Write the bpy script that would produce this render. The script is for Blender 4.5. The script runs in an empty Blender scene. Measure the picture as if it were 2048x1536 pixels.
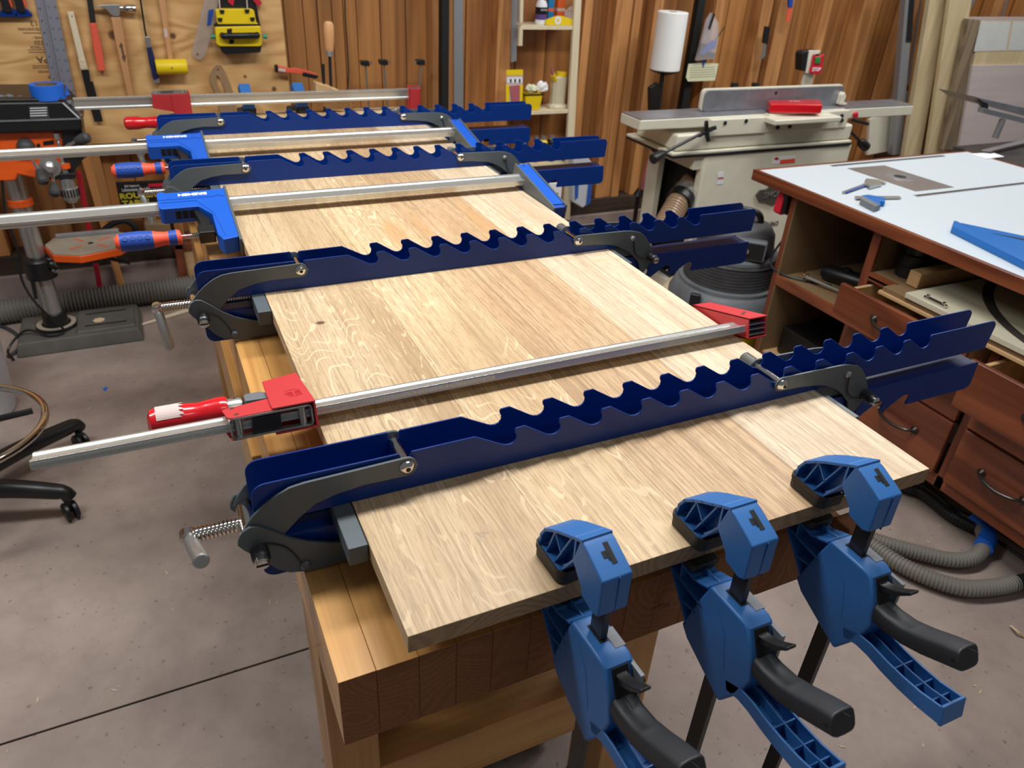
import bpy, bmesh, math, random
from mathutils import Vector, Matrix, noise
rnd = random.Random(7)
PI = math.pi
S = bpy.context.scene
COL = S.collection

# ------------------------------------------------------------------ camera, light, exposure
FPX = 1487.32
CAM = Vector((-0.13459, -0.45034, 1.49370))
RX = Vector((0.90607, -0.41991, 0.05198)); DY = Vector((-0.17929, -0.49231, -0.85176)); FW = Vector((0.38326, 0.76243, -0.52135))
cd = bpy.data.cameras.new('camera'); cam = bpy.data.objects.new('camera', cd); COL.objects.link(cam)
cd.sensor_width = 36; cd.lens = FPX / 2048 * 36; cd.clip_start = 0.05
cam.matrix_world = Matrix(((RX.x, -DY.x, -FW.x, CAM.x), (RX.y, -DY.y, -FW.y, CAM.y), (RX.z, -DY.z, -FW.z, CAM.z), (0, 0, 0, 1)))
cd.dof.use_dof = True; cd.dof.focus_distance = 1.05; cd.dof.aperture_fstop = 8.0
S.camera = cam
S.view_settings.view_transform = 'Standard'; S.view_settings.look = 'None'
S.view_settings.exposure = -0.06; S.view_settings.gamma = 1.0; S.view_settings.use_curve_mapping = False
w = bpy.data.worlds.new('world'); S.world = w; w.use_nodes = True
bg = w.node_tree.nodes['Background']; bg.inputs[0].default_value = (0.95, 0.97, 1.0, 1); bg.inputs[1].default_value = 0.14


def area(x, y, z, sx, sy, power, col=(1, 0.99, 0.98), rot=(0, 0, 0)):
    l = bpy.data.lights.new('ceiling_or_fill_lamp', 'AREA'); l.shape = 'RECTANGLE'; l.size = sx; l.size_y = sy
    l.energy = power; l.color = col
    o = bpy.data.objects.new('ceiling_or_fill_lamp', l); o.location = (x, y, z); o.rotation_euler = rot; COL.objects.link(o)


area(0.65, 0.85, 2.75, 1.2, 0.3, 48)
area(2.7, 1.7, 2.75, 1.2, 0.3, 34)
area(-1.0, 1.0, 2.75, 1.2, 0.3, 36)
area(4.3, 1.4, 2.75, 1.2, 0.3, 26)  # extra lamp, added to brighten the boards at the far right
area(0.8, -1.0, 2.75, 1.2, 0.3, 7)  # weak fill added on the camera side, no known fitting


def hit(px, py, ax, v):
    """the point of the scene where the sight line through a picture point meets a plane of the room"""
    d = RX * ((px - 1024) / FPX) + DY * ((py - 768) / FPX) + FW
    t = (v - CAM[ax]) / d[ax]
    return CAM + d * t


# ------------------------------------------------------------------ colours and materials
def lin(c):
    c = c / 255
    return c / 12.92 if c <= 0.04045 else ((c + 0.055) / 1.055) ** 2.4


def rgb(r, g, b): return (lin(r), lin(g), lin(b), 1)


class NT:
    def __init__(s, name):
        s.m = bpy.data.materials.new(name); s.m.use_nodes = True; s.t = s.m.node_tree; s.b = s.t.nodes['Principled BSDF']

    def n(s, typ, **k):
        nd = s.t.nodes.new(typ)
        for a, v in k.items():
            if a.startswith('i_'):
                key = a[2:]; key = int(key) if key.isdigit() else key.replace('_', ' ')
                if hasattr(v, 'links') or isinstance(v, bpy.types.NodeSocket): s.t.links.new(v, nd.inputs[key])
                else: nd.inputs[key].default_value = v
            else: setattr(nd, a, v)
        return nd

    def link(s, a, b): s.t.links.new(a, b)

    def coords(s, sc, loc=(0, 0, 0), rot=(0, 0, 0), rand=True):
        tc = s.n('ShaderNodeTexCoord'); mp = s.n('ShaderNodeMapping')
        mp.inputs['Scale'].default_value = sc; mp.inputs['Rotation'].default_value = rot
        s.link(tc.outputs['Object'], mp.inputs['Vector'])
        if rand:
            oi = s.n('ShaderNodeObjectInfo'); mu = s.n('ShaderNodeVectorMath', operation='SCALE'); mu.inputs[0].default_value = (37, 91, 53)
            s.link(oi.outputs['Random'], mu.inputs['Scale']); s.link(mu.outputs[0], mp.inputs['Location'])
        return mp.outputs[0]

    def noise(s, vec, scale=1.0, detail=3, rough=0.5, dist=0.0):
        nd = s.n('ShaderNodeTexNoise'); s.link(vec, nd.inputs['Vector'])
        nd.inputs['Scale'].default_value = scale; nd.inputs['Detail'].default_value = detail
        nd.inputs['Roughness'].default_value = rough; nd.inputs['Distortion'].default_value = dist
        return nd.outputs['Fac']

    def ramp(s, fac, stops):
        r = s.n('ShaderNodeValToRGB'); s.link(fac, r.inputs[0])
        while len(r.color_ramp.elements) < len(stops): r.color_ramp.elements.new(0.5)
        for e, (p, c) in zip(r.color_ramp.elements, stops):
            e.position = p; e.color = c if len(c) == 4 else (*c, 1)
        return r.outputs[0]

    def mix(s, fac, a, b, mode='MIX'):
        m = s.n('ShaderNodeMix', data_type='RGBA', blend_type=mode)
        for sock, v in ((m.inputs[0], fac), (m.inputs[6], a), (m.inputs[7], b)):
            if isinstance(v, bpy.types.NodeSocket): s.link(v, sock)
            else: sock.default_value = v
        return m.outputs[2]

    def math(s, op, a, b=0.0, c=None):
        m = s.n('ShaderNodeMath', operation=op)
        for k, v in enumerate((a, b) if c is None else (a, b, c)):
            if isinstance(v, bpy.types.NodeSocket): s.link(v, m.inputs[k])
            else: m.inputs[k].default_value = v
        return m.outputs[0]

    def bump(s, h, strength=0.2, dist=0.001):
        b = s.n('ShaderNodeBump'); b.inputs['Strength'].default_value = strength; b.inputs['Distance'].default_value = dist
        s.link(h, b.inputs['Height']); s.link(b.outputs[0], s.b.inputs['Normal'])


def paint(name, col, rough=0.5, metal=0.0, coat=0.0, bump=0.0, bscale=300, vary=0.0, spec=0.5, alpha=1.0, trans=0.0):
    t = NT(name); B = t.b.inputs
    B['Base Color'].default_value = col; B['Roughness'].default_value = rough; B['Metallic'].default_value = metal
    B['Coat Weight'].default_value = coat; B['Coat Roughness'].default_value = 0.1; B['Specular IOR Level'].default_value = spec
    B['Alpha'].default_value = alpha; B['Transmission Weight'].default_value = trans
    if bump or vary:
        v = t.coords((1, 1, 1))
        if bump: t.bump(t.noise(v, bscale, 2), bump, 0.001)
        if vary:
            f = t.noise(v, 14, 5, 0.6)
            d = tuple(c * (1 - vary) for c in col[:3]) + (1,); l = tuple(min(1, c * (1 + vary)) for c in col[:3]) + (1,)
            t.link(t.ramp(f, [(0.3, d), (0.7, l)]), B['Base Color'])
    return t.m


def wood(name, cd_, cl, axis='z', ring=9.0, fine=160.0, rough=0.5, vary=0.25, coat=0.0, cath=0.6, bump=0.15):
    """streaky timber with bands that wander along the grain axis; each piece takes its own slice"""
    t = NT(name); B = t.b.inputs; B['Roughness'].default_value = rough; B['Coat Weight'].default_value = coat
    ax = 'xyz'.index(axis)
    sc = [1, 1, 1]; sc[ax] = 0.10
    v = t.coords(tuple(sc))
    n1 = t.noise(v, ring, 2, 0.5, 0.6)
    w1 = t.math('SINE', t.math('MULTIPLY', n1, 34.0)); w1 = t.math('MULTIPLY_ADD', w1, 0.5, 0.5)
    sc2 = [1, 1, 1]; sc2[ax] = 0.02
    v2 = t.coords(tuple(sc2))
    n2 = t.noise(v2, fine, 3, 0.6)
    n3 = t.noise(v, 3.0, 3, 0.5)
    f = t.math('ADD', t.math('MULTIPLY', w1, 0.35 * cath), t.math('MULTIPLY', n2, 0.5))
    f = t.math('ADD', f, t.math('MULTIPLY', n3, 0.35))
    col = t.ramp(f, [(0.25, cd_), (0.85, cl)])
    oi = t.n('ShaderNodeObjectInfo')
    val = t.math('MULTIPLY_ADD', oi.outputs['Random'], vary, 1 - vary / 2)
    hs = t.n('ShaderNodeHueSaturation'); t.link(col, hs.inputs['Color']); t.link(val, hs.inputs['Value'])
    t.link(hs.outputs[0], B['Base Color'])
    if bump: t.bump(n2, bump, 0.0006)
    return t.m


def oak(name, base, light, dark, fleck, pore=1.0, stain=False, knot=None):
    """quarter-sawn oak: pores as short dark dashes, ray flecks as pale wandering strokes"""
    t = NT(name); B = t.b.inputs; B['Roughness'].default_value = 0.55
    v = t.coords((1, 0.12, 1)); vf = t.coords((1, 0.010, 1)); vv = t.coords((1, 1, 1))
    big = t.noise(v, 16, 4, 0.55, 0.4)
    col = t.ramp(big, [(0.3, dark), (0.5, base), (0.72, light)])
    pr = t.noise(t.coords((1, 0.035, 1)), 800, 2, 0.6)
    pm = t.ramp(pr, [(0.52, (0, 0, 0)), (0.62, (1, 1, 1))])
    lines = t.noise(vf, 240, 2, 0.5)
    lm = t.ramp(lines, [(0.45, (0, 0, 0)), (0.7, (1, 1, 1))])
    pc = tuple(c * 0.60 for c in dark[:3]) + (1,)
    col = t.mix(t.math('MULTIPLY', pm, 0.70 * pore), col, pc)
    col = t.mix(t.math('MULTIPLY', lm, 0.70 * pore), col, pc)
    if fleck:
        vw = t.coords((1.0, 0.24, 1.0), rot=(0, 0, 0.32))
        q = t.noise(vw, 17, 1.0, 0.45, 0.25)
        d = t.math('ABSOLUTE', t.math('SUBTRACT', t.math('FRACT', t.math('MULTIPLY', q, 13.0)), 0.5))
        line = t.ramp(d, [(0.0, (1, 1, 1)), (0.07, (0.95, 0.95, 0.95)), (0.105, (0, 0, 0))])
        msk = t.ramp(t.noise(vv, 30, 2, 0.5), [(0.47, (0, 0, 0)), (0.54, (1, 1, 1))])
        big2 = t.ramp(t.noise(t.coords((1, 0.3, 1)), 5, 1, 0.5), [(0.38, (0, 0, 0)), (0.55, (1, 1, 1))])
        f = t.math('MULTIPLY', line, msk); f = t.math('MULTIPLY', f, big2); f = t.math('MULTIPLY', f, fleck)
        fc = tuple(min(1, c * 1.20) for c in light[:3]) + (1,)
        col = t.mix(f, col, fc)
    if stain:
        tc = t.n('ShaderNodeTexCoord')
        for (cx, cy, rx, ry) in stain:
            mp = t.n('ShaderNodeMapping'); mp.inputs['Location'].default_value = (-cx / rx, -cy / ry, 0); mp.inputs['Scale'].default_value = (1 / rx, 1 / ry, 0)
            t.link(tc.outputs['Object'], mp.inputs['Vector'])
            ln = t.n('ShaderNodeVectorMath', operation='LENGTH'); t.link(mp.outputs[0], ln.inputs[0])
            k = t.math('ADD', ln.outputs['Value'], t.math('MULTIPLY', t.math('SUBTRACT', big, 0.5), 1.6))
            m = t.ramp(k, [(0.55, (0.65, 0.65, 0.65)), (1.1, (0, 0, 0))])
            col = t.mix(m, col, rgb(188, 146, 98))
    if knot:
        tc = t.n('ShaderNodeTexCoord')
        mp = t.n('ShaderNodeMapping'); mp.inputs['Location'].default_value = (-knot[0] / 0.011, -knot[1] / 0.008, 0); mp.inputs['Scale'].default_value = (1 / 0.011, 1 / 0.008, 0)
        t.link(tc.outputs['Object'], mp.inputs['Vector'])
        ln = t.n('ShaderNodeVectorMath', operation='LENGTH'); t.link(mp.outputs[0], ln.inputs[0])
        m = t.ramp(ln.outputs['Value'], [(0.4, (1, 1, 1)), (1.0, (0, 0, 0))])
        col = t.mix(m, col, rgb(96, 66, 46))
    t.link(col, B['Base Color'])
    t.bump(pr, 0.12, 0.0005)
    return t.m


M = {}
M['oak0'] = oak('oak_flecked', rgb(194, 168, 132), rgb(208, 184, 150), rgb(178, 149, 112), 0.62, 0.75, knot=(-0.285, 0.655))
M['oak1'] = oak('oak_straight', rgb(204, 176, 136), rgb(216, 191, 154), rgb(188, 156, 116), 0.7, 0.85, stain=[(-0.045, 1.0, 0.028, 0.13)])
M['oak2'] = oak('oak_tan', rgb(196, 164, 126), rgb(208, 178, 142), rgb(178, 144, 106), 0.0, 0.95, stain=[(0.022, 1.04, 0.018, 0.13), (0.155, 1.02, 0.026, 0.20)])
M['oak3'] = oak('oak_pale', rgb(218, 196, 166), rgb(228, 209, 182), rgb(200, 174, 142), 0.0, 0.9)
M['bench'] = wood('maple_bench', rgb(172, 118, 60), rgb(222, 172, 104), 'y', 7, 120, 0.35, 0.12, 0.15, 0.5)
def endwood(name, c0, c1):
    t = NT(name); B = t.b.inputs; B['Roughness'].default_value = 0.75; B['Specular IOR Level'].default_value = 0.25
    v = t.coords((1, 1, 1)); q = t.noise(v, 7, 1.5, 0.4, 0.3)
    wv = t.math('MULTIPLY_ADD', t.math('SINE', t.math('MULTIPLY', q, 190.0)), 0.5, 0.5)
    f = t.math('ADD', t.math('MULTIPLY', wv, 0.16), t.math('MULTIPLY', t.noise(v, 900, 2, 0.6), 0.80))
    col = t.ramp(f, [(0.25, c0), (0.8, c1)])
    oi = t.n('ShaderNodeObjectInfo'); hs = t.n('ShaderNodeHueSaturation'); t.link(col, hs.inputs['Color']); t.link(t.math('MULTIPLY_ADD', oi.outputs['Random'], 0.2, 0.9), hs.inputs['Value']); t.link(hs.outputs[0], B['Base Color'])
    return t.m


M['benchend'] = endwood('shaded_maple_end_grain', rgb(112, 70, 44), rgb(146, 98, 64))  # end grain, with the shade of the bench front in its tone
M['oakend'] = endwood('shaded_oak_end_grain', rgb(122, 98, 72), rgb(178, 150, 118))  # end grain, darkened further in colour for the panel's shaded front edge
M['benchx'] = wood('maple_crosswise', rgb(160, 112, 62), rgb(206, 158, 98), 'x', 7, 120, 0.42, 0.12, 0.1, 0.5)
M['benchz'] = wood('maple_upright', rgb(166, 116, 62), rgb(212, 162, 98), 'z', 7, 120, 0.42, 0.12, 0.1, 0.5)
M['sheath'] = wood('cedar_sheathing', rgb(118, 70, 34), rgb(196, 136, 74), 'z', 3.2, 34, 0.55, 0.26, 0.1, 0.6)
M['stud'] = wood('fir_stud', rgb(150, 96, 50), rgb(208, 150, 92), 'z', 7, 80, 0.55, 0.25, 0.05, 0.8)
M['studlite'] = wood('pale_timber', rgb(190, 168, 124), rgb(224, 208, 170), 'z', 6, 90, 0.6, 0.16, 0, 0.4)
M['greyboard'] = wood('weathered_timber', rgb(84, 70, 54), rgb(158, 138, 110), 'z', 9, 90, 0.75, 0.2, 0, 0.8)
M['darkplate'] = wood('dark_sill_timber', rgb(36, 26, 20), rgb(76, 58, 44), 'x', 6, 60, 0.8, 0.1, 0, 0.6)
M['cherryz'] = wood('cherry_upright', rgb(80, 36, 22), rgb(130, 68, 44), 'z', 6, 90, 0.38, 0.15, 0.25, 0.8)
M['cherryy'] = wood('cherry_lengthwise', rgb(84, 38, 22), rgb(140, 76, 46), 'y', 6, 60, 0.38, 0.22, 0.25, 1.0)
M['cherryx'] = wood('cherry_crosswise', rgb(84, 38, 22), rgb(134, 72, 46), 'x', 6, 60, 0.38, 0.15, 0.25, 0.8)
M['ply'] = wood('birch_plywood', rgb(176, 138, 92), rgb(212, 178, 130), 'y', 5, 60, 0.6, 0.1, 0, 0.5)
M['beech'] = wood('beech_wood', rgb(186, 132, 86), rgb(216, 166, 116), 'z', 8, 90, 0.45, 0.1, 0.1, 0.3)
M['lightwood'] = wood('white_pine', rgb(212, 196, 160), rgb(238, 226, 198), 'z', 8, 90, 0.5, 0.1, 0, 0.3)
M['mdf'] = paint('mdf', rgb(122, 97, 66), 0.8, bump=0.1, vary=0.06)  # colour set darker to stand in for shade inside the cabinet bays
M['birch_sheet'] = wood('veneer_panel_sheet', rgb(190, 176, 172), rgb(212, 200, 196), 'x', 5, 60, 0.6, 0.05, 0, 0.3)
M['whitepatch'] = paint('pale_veneer', rgb(206, 208, 204), 0.7, vary=0.05)


def plywood_wall():
    t = NT('knotty_plywood'); B = t.b.inputs; B['Roughness'].default_value = 0.6
    v = t.coords((0.35, 1, 1), rand=False)
    n = t.noise(v, 3.6, 2, 0.45, 1.0)
    wv = t.math('MULTIPLY_ADD', t.math('SINE', t.math('MULTIPLY', n, 46.0)), 0.5, 0.5)
    f = t.math('ADD', t.math('MULTIPLY', wv, 0.30), t.math('MULTIPLY', t.noise(t.coords((0.1, 1, 1), rand=False), 40, 3), 0.5))
    f = t.math('ADD', f, t.math('MULTIPLY', t.noise(v, 2.0, 2), 0.35))
    col = t.ramp(f, [(0.3, rgb(182, 132, 76)), (0.8, rgb(226, 184, 124))])
    tc = t.n('ShaderNodeTexCoord')
    for (cx, cz, r) in KNOTS:
        mp = t.n('ShaderNodeMapping'); mp.inputs['Location'].default_value = (-cx / r, 0, -cz / r); mp.inputs['Scale'].default_value = (1 / r, 0, 1 / r)
        t.link(tc.outputs['Object'], mp.inputs['Vector'])
        ln = t.n('ShaderNodeVectorMath', operation='LENGTH'); t.link(mp.outputs[0], ln.inputs[0])
        col = t.mix(t.ramp(ln.outputs['Value'], [(0.5, (0.9, 0.9, 0.9)), (1.0, (0.25, 0.25, 0.25)), (1.8, (0, 0, 0))]), col, rgb(88, 46, 24))
    t.link(col, B['Base Color'])
    return t.m


KN = [hit(x, y, 1, 3.03) for x, y in ((226, 70), (346, 72), (490, 153), (548, 178), (30, 183))]
KNOTS = [(k.x, k.z - hit(190, 288, 1, 3.03).z, r) for k, r in zip(KN, (0.02, 0.013, 0.008, 0.012, 0.010))]
M['plywall'] = plywood_wall()


def concrete():
    t = NT('concrete_floor'); B = t.b.inputs; B['Roughness'].default_value = 0.62
    v = t.coords((1, 1, 1), rand=False)
    a = t.noise(v, 2.2, 6, 0.62, 0.3); b = t.noise(v, 9, 5, 0.7); c = t.noise(v, 140, 2, 0.6)
    col = t.ramp(a, [(0.3, rgb(138, 122, 114)), (0.55, rgb(164, 148, 138)), (0.75, rgb(180, 165, 154))])
    col = t.mix(t.ramp(b, [(0.45, (0, 0, 0)), (0.75, (0.35, 0.35, 0.35))]), col, rgb(116, 104, 98))
    col = t.mix(t.ramp(t.noise(v, 60, 1), [(0.70, (0, 0, 0)), (0.74, (0.5, 0.5, 0.5))]), col, rgb(92, 80, 72))
    t.link(col, B['Base Color']); t.bump(c, 0.15, 0.001)
    return t.m


M['concrete'] = concrete()
M['curb'] = paint('curb_concrete', rgb(150, 132, 124), 0.8, vary=0.12, bump=0.2, bscale=60)
M['joint'] = paint('dark_joint', rgb(50, 42, 38), 0.9)  # plain dark colour for floor joints and table slots
M['navy'] = paint('navy_powder_coat', rgb(0, 46, 120), 0.38, spec=0.35, bump=0.02)
M['grey'] = paint('grey_powder_coat', rgb(84, 92, 96), 0.42, bump=0.05, bscale=700)
M['chrome'] = paint('polished_steel', (0.75, 0.72, 0.68, 1), 0.12, 1.0)
M['steel'] = paint('brushed_steel', rgb(184, 184, 180), 0.32, 0.8, bump=0.04)
M['zinc'] = paint('zinc_plated_steel', rgb(204, 206, 202), 0.27, 0.75, bump=0.03, bscale=120)
M['iron'] = paint('cast_iron', rgb(150, 150, 156), 0.32, 0.55, vary=0.15)
M['darksteel'] = paint('blackened_steel', (0.05, 0.05, 0.055, 1), 0.35, 0.8)
M['trigblue'] = paint('blue_nylon', rgb(44, 102, 166), 0.45, bump=0.12, bscale=900)
M['rubber'] = paint('black_rubber', rgb(22, 22, 23), 0.55)
M['black'] = paint('black_plastic', rgb(24, 25, 27), 0.38)
M['blackmat'] = paint('black_matte', rgb(14, 14, 15), 0.7)
M['softgrip'] = paint('charcoal_soft_grip', rgb(36, 38, 42), 0.5, bump=0.08, bscale=800)
M['bblue'] = paint('bright_blue_paint', rgb(8, 86, 190), 0.45)
M['bblue2'] = paint('deep_blue_grip', rgb(30, 72, 160), 0.5)
M['orange'] = paint('orange_red_grip', rgb(236, 84, 56), 0.5)
M['drillorange'] = paint('orange_enamel', rgb(236, 92, 22), 0.35, coat=0.3)
M['red'] = paint('red_enamel', rgb(188, 50, 54), 0.55, bump=0.06, bscale=700)
M['redlac'] = paint('red_lacquer', rgb(206, 22, 34), 0.22, coat=0.5, bump=0.1, bscale=60)
M['white'] = paint('white_print', rgb(232, 234, 236), 0.5)
M['laminate'] = paint('white_laminate', rgb(196, 206, 212), 0.4)
M['cream'] = paint('cream_enamel', rgb(222, 218, 198), 0.38, coat=0.2, vary=0.04)
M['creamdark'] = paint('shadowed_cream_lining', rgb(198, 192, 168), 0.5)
M['yellow'] = paint('yellow_plastic', rgb(240, 208, 20), 0.4)
M['bottle'] = paint('cloudy_plastic', rgb(206, 196, 168), 0.4, trans=0.0)
M['clearbag'] = paint('clear_plastic', rgb(225, 220, 222), 0.15, alpha=0.35)
M['paper'] = paint('white_paper', rgb(240, 240, 238), 0.85, bump=0.5, bscale=150)
M['note'] = paint('green_note_paper', rgb(222, 224, 190), 0.85)
M['orangetool'] = paint('coral_grip', rgb(226, 92, 66), 0.5)
M['plate'] = paint('insert_plate_grey', rgb(128, 120, 116), 0.4, 0.3, vary=0.1)
M['drilltop'] = paint('dusty_table_top', rgb(168, 158, 142), 0.55, 0.1, vary=0.08)
M['squareblue'] = paint('anodised_blue', rgb(6, 100, 178), 0.35)
M['navyhandle'] = paint('navy_handle', rgb(30, 38, 82), 0.4)
M['darkhandle'] = paint('dark_handle', rgb(34, 30, 32), 0.45)
M['tape'] = paint('blue_masking_tape', rgb(26, 104, 214), 0.6)
M['alu'] = paint('aluminium', rgb(160, 162, 166), 0.38, 0.5)
M['ruler'] = paint('grey_aluminium_square', rgb(150, 152, 164), 0.45, 0.5)
M['hosegrey'] = paint('grey_hose', rgb(120, 116, 108), 0.55)
M['drillbase'] = paint('dusty_cast_base', rgb(92, 90, 84), 0.6, vary=0.15)
M['hoseclear'] = paint('smoky_clear_hose', rgb(168, 142, 116), 0.25, alpha=1.0)
M['hosecream'] = paint('cream_hose', rgb(196, 182, 156), 0.5)
M['vacgrey'] = paint('dusty_grey_plastic', rgb(108, 113, 118), 0.5, vary=0.2)
M['vacdark'] = paint('dusty_black_plastic', rgb(66, 66, 68), 0.55, vary=0.35)
M['sawtable'] = paint('stained_saw_table', rgb(86, 84, 84), 0.32, 0.6, vary=0.3)
M['clearacr'] = paint('clear_acrylic', rgb(196, 186, 178), 0.1, alpha=0.35)
M['template'] = wood('hardboard_template', rgb(142, 112, 80), rgb(166, 134, 98), 'z', 8, 90, 0.6, 0.1, 0, 0.2)
M['pink'] = paint('rose_card', rgb(176, 96, 104), 0.5)
M['purple'] = paint('purple_label', rgb(96, 66, 130), 0.5)
M['cyan'] = paint('cyan_label', rgb(20, 120, 170), 0.5)
M['olabel'] = paint('orange_label', rgb(226, 98, 40), 0.5)
M['bookblack'] = paint('book_cover_black', rgb(20, 18, 18), 0.35)
M['bookyellow'] = paint('book_title_yellow', rgb(196, 182, 40), 0.5)
M['redprint'] = paint('red_print', rgb(190, 24, 48), 0.5)
M['green'] = paint('green_button', rgb(30, 130, 60), 0.4)
M['teal'] = paint('teal_knob', rgb(20, 150, 110), 0.4)
M['ink'] = paint('stamp_ink', rgb(96, 72, 50), 0.8)
M['bucket'] = paint('translucent_bucket', rgb(196, 200, 206), 0.4)
M['polybag'] = paint('blue_packaging', rgb(50, 90, 170), 0.3)
M['greyprint'] = paint('grey_cast_badge', rgb(96, 90, 84), 0.45, 0.4)
M['bronze'] = paint('dark_bronze', rgb(70, 66, 62), 0.35, 0.8)
M['dust'] = paint('pale_shaving', rgb(214, 188, 156), 0.8)
M['sticker'] = paint('worn_paper_label', rgb(206, 186, 180), 0.7)


# ------------------------------------------------------------------ geometry helpers
def nb(): return bmesh.new()


ORI = {}


def link(name, me, mat, parent):
    o = bpy.data.objects.new(name, me); COL.objects.link(o)
    for m_ in (mat if isinstance(mat, (list, tuple)) else [mat]): me.materials.append(M[m_] if isinstance(m_, str) else m_)
    if parent is not None: o.parent = parent
    return o


def part(name, bm, mat, parent=None, bevel=0.0, smooth=True, angle=35, seg=2, label=None, kind=None, loc=None):
    me = bpy.data.meshes.new(name)
    bmesh.ops.recalc_face_normals(bm, faces=bm.faces)
    off = ORI.get(parent.name, Vector()) if parent is not None else (Vector(loc) if loc is not None else Vector())
    if off.length: bmesh.ops.translate(bm, verts=bm.verts, vec=-off)
    bm.to_mesh(me); bm.free()
    if smooth:
        for p in me.polygons: p.use_smooth = True
        me.set_sharp_from_angle(angle=math.radians(angle))
    o = link(name, me, mat, parent)
    if parent is None: o.location = off
    ORI[o.name] = off
    if bevel:
        b = o.modifiers.new('bevel', 'BEVEL'); b.width = bevel; b.segments = seg; b.limit_method = 'ANGLE'; b.angle_limit = math.radians(40); b.harden_normals = True
    if label: o['label'] = label
    if kind: o['kind'] = kind
    return o


def tag(o, label, cat, group=None, kind=None):
    o['label'] = label; o['category'] = cat
    if group: o['group'] = group
    if kind: o['kind'] = kind
    return o


def thing(name, label, cat, loc=(0, 0, 0), group=None):
    o = bpy.data.objects.new(name, None); COL.objects.link(o); o.location = loc; o.empty_display_size = 0.05
    ORI[o.name] = Vector(loc)
    return tag(o, label, cat, group)


def single(name, bm, mat, label, cat, group=None, loc=(0, 0, 0), **k):
    o = part(name, bm, mat, None, loc=loc, **k); return tag(o, label, cat, group)


def copy_tree(o, parent=None):
    c = o.copy(); COL.objects.link(c); c.parent = parent
    ORI[c.name] = ORI.get(o.name, Vector()).copy()
    for ch in list(o.children): copy_tree(ch, c)
    return c


def box(bm, x0, x1, y0, y1, z0, z1, mat=None):
    v = [bm.verts.new((x, y, z)) for x in (x0, x1) for y in (y0, y1) for z in (z0, z1)]
    fs = [bm.faces.new([v[i] for i in q]) for q in ((0, 1, 3, 2), (4, 6, 7, 5), (0, 4, 5, 1), (2, 3, 7, 6), (0, 2, 6, 4), (1, 5, 7, 3))]
    if mat is not None:
        for f in fs: f.material_index = mat
    return v


def bxm(*a): b = nb(); box(b, *a); return b


def prism(bm, pts, fn, a, b):
    """outline pts (p, q) given depth from a to b through fn(p, q, h)"""
    A = [bm.verts.new(fn(p, q, a)) for p, q in pts]; B = [bm.verts.new(fn(p, q, b)) for p, q in pts]
    n = len(pts)
    bm.faces.new(A); bm.faces.new(B[::-1])
    for i in range(n): bm.faces.new((A[i], B[i], B[(i + 1) % n], A[(i + 1) % n]))


XZ = lambda p, q, h: Vector((p, h, q))
YZ = lambda p, q, h: Vector((h, p, q))
XY = lambda p, q, h: Vector((p, q, h))


def pz(pts, fn, a, b): bm = nb(); prism(bm, pts, fn, a, b); return bm


def hits(pts, ax, v):
    i, j = [(1, 2), (0, 2), (0, 1)][ax]
    return [(h[i], h[j]) for h in (hit(x, y, ax, v) for x, y in pts)]


def frame_from(d):
    d = d.normalized(); u = d.cross(Vector((0, 0, 1)))
    if u.length < 1e-4: u = d.cross(Vector((0, 1, 0)))
    u.normalize(); return u, d.cross(u).normalized()


def cyl(bm, p0, p1, r0, r1=None, seg=16, cap=True):
    p0 = Vector(p0); p1 = Vector(p1); r1 = r0 if r1 is None else r1
    u, v = frame_from(p1 - p0)
    A, B = [], []
    for i in range(seg):
        a = 2 * PI * i / seg; d = u * math.cos(a) + v * math.sin(a)
        A.append(bm.verts.new(p0 + d * r0)); B.append(bm.verts.new(p1 + d * r1))
    for i in range(seg): bm.faces.new((A[i], A[(i + 1) % seg], B[(i + 1) % seg], B[i]))
    if cap: bm.faces.new(A[::-1]); bm.faces.new(B)


def cylm(*a, **k): b = nb(); cyl(b, *a, **k); return b


def lathe(bm, prof, p0, d, seg=20):
    """prof: (distance along axis, radius)"""
    p0 = Vector(p0); d = Vector(d).normalized(); u, v = frame_from(d)
    rings = []
    for s_, r in prof:
        c = p0 + d * s_
        if r < 1e-6: rings.append([bm.verts.new(c)])
        else: rings.append([bm.verts.new(c + (u * math.cos(2 * PI * i / seg) + v * math.sin(2 * PI * i / seg)) * r) for i in range(seg)])
    for A, B in zip(rings, rings[1:]):
        for i in range(seg):
            a = A[i % len(A)]; b = A[(i + 1) % len(A)]; c = B[(i + 1) % len(B)]; e = B[i % len(B)]
            q = []
            for t in (a, b, c, e):
                if t not in q: q.append(t)
            if len(q) > 2: bm.faces.new(q)
    if len(rings[0]) > 1: bm.faces.new(rings[0][::-1])
    if len(rings[-1]) > 1: bm.faces.new(rings[-1])


def lathem(*a, **k): b = nb(); lathe(b, *a, **k); return b


def spline(pts, n=8):
    P = [Vector(p) for p in pts]; P = [P[0] * 2 - P[1]] + P + [P[-1] * 2 - P[-2]]
    out = []
    for i in range(1, len(P) - 2):
        for k in range(n):
            t = k / n; a, b, c, d = P[i - 1:i + 3]
            out.append(0.5 * ((2 * b) + (c - a) * t + (2 * a - 5 * b + 4 * c - d) * t * t + (3 * b - a - 3 * c + d) * t ** 3))
    out.append(P[-2]); return out


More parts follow.
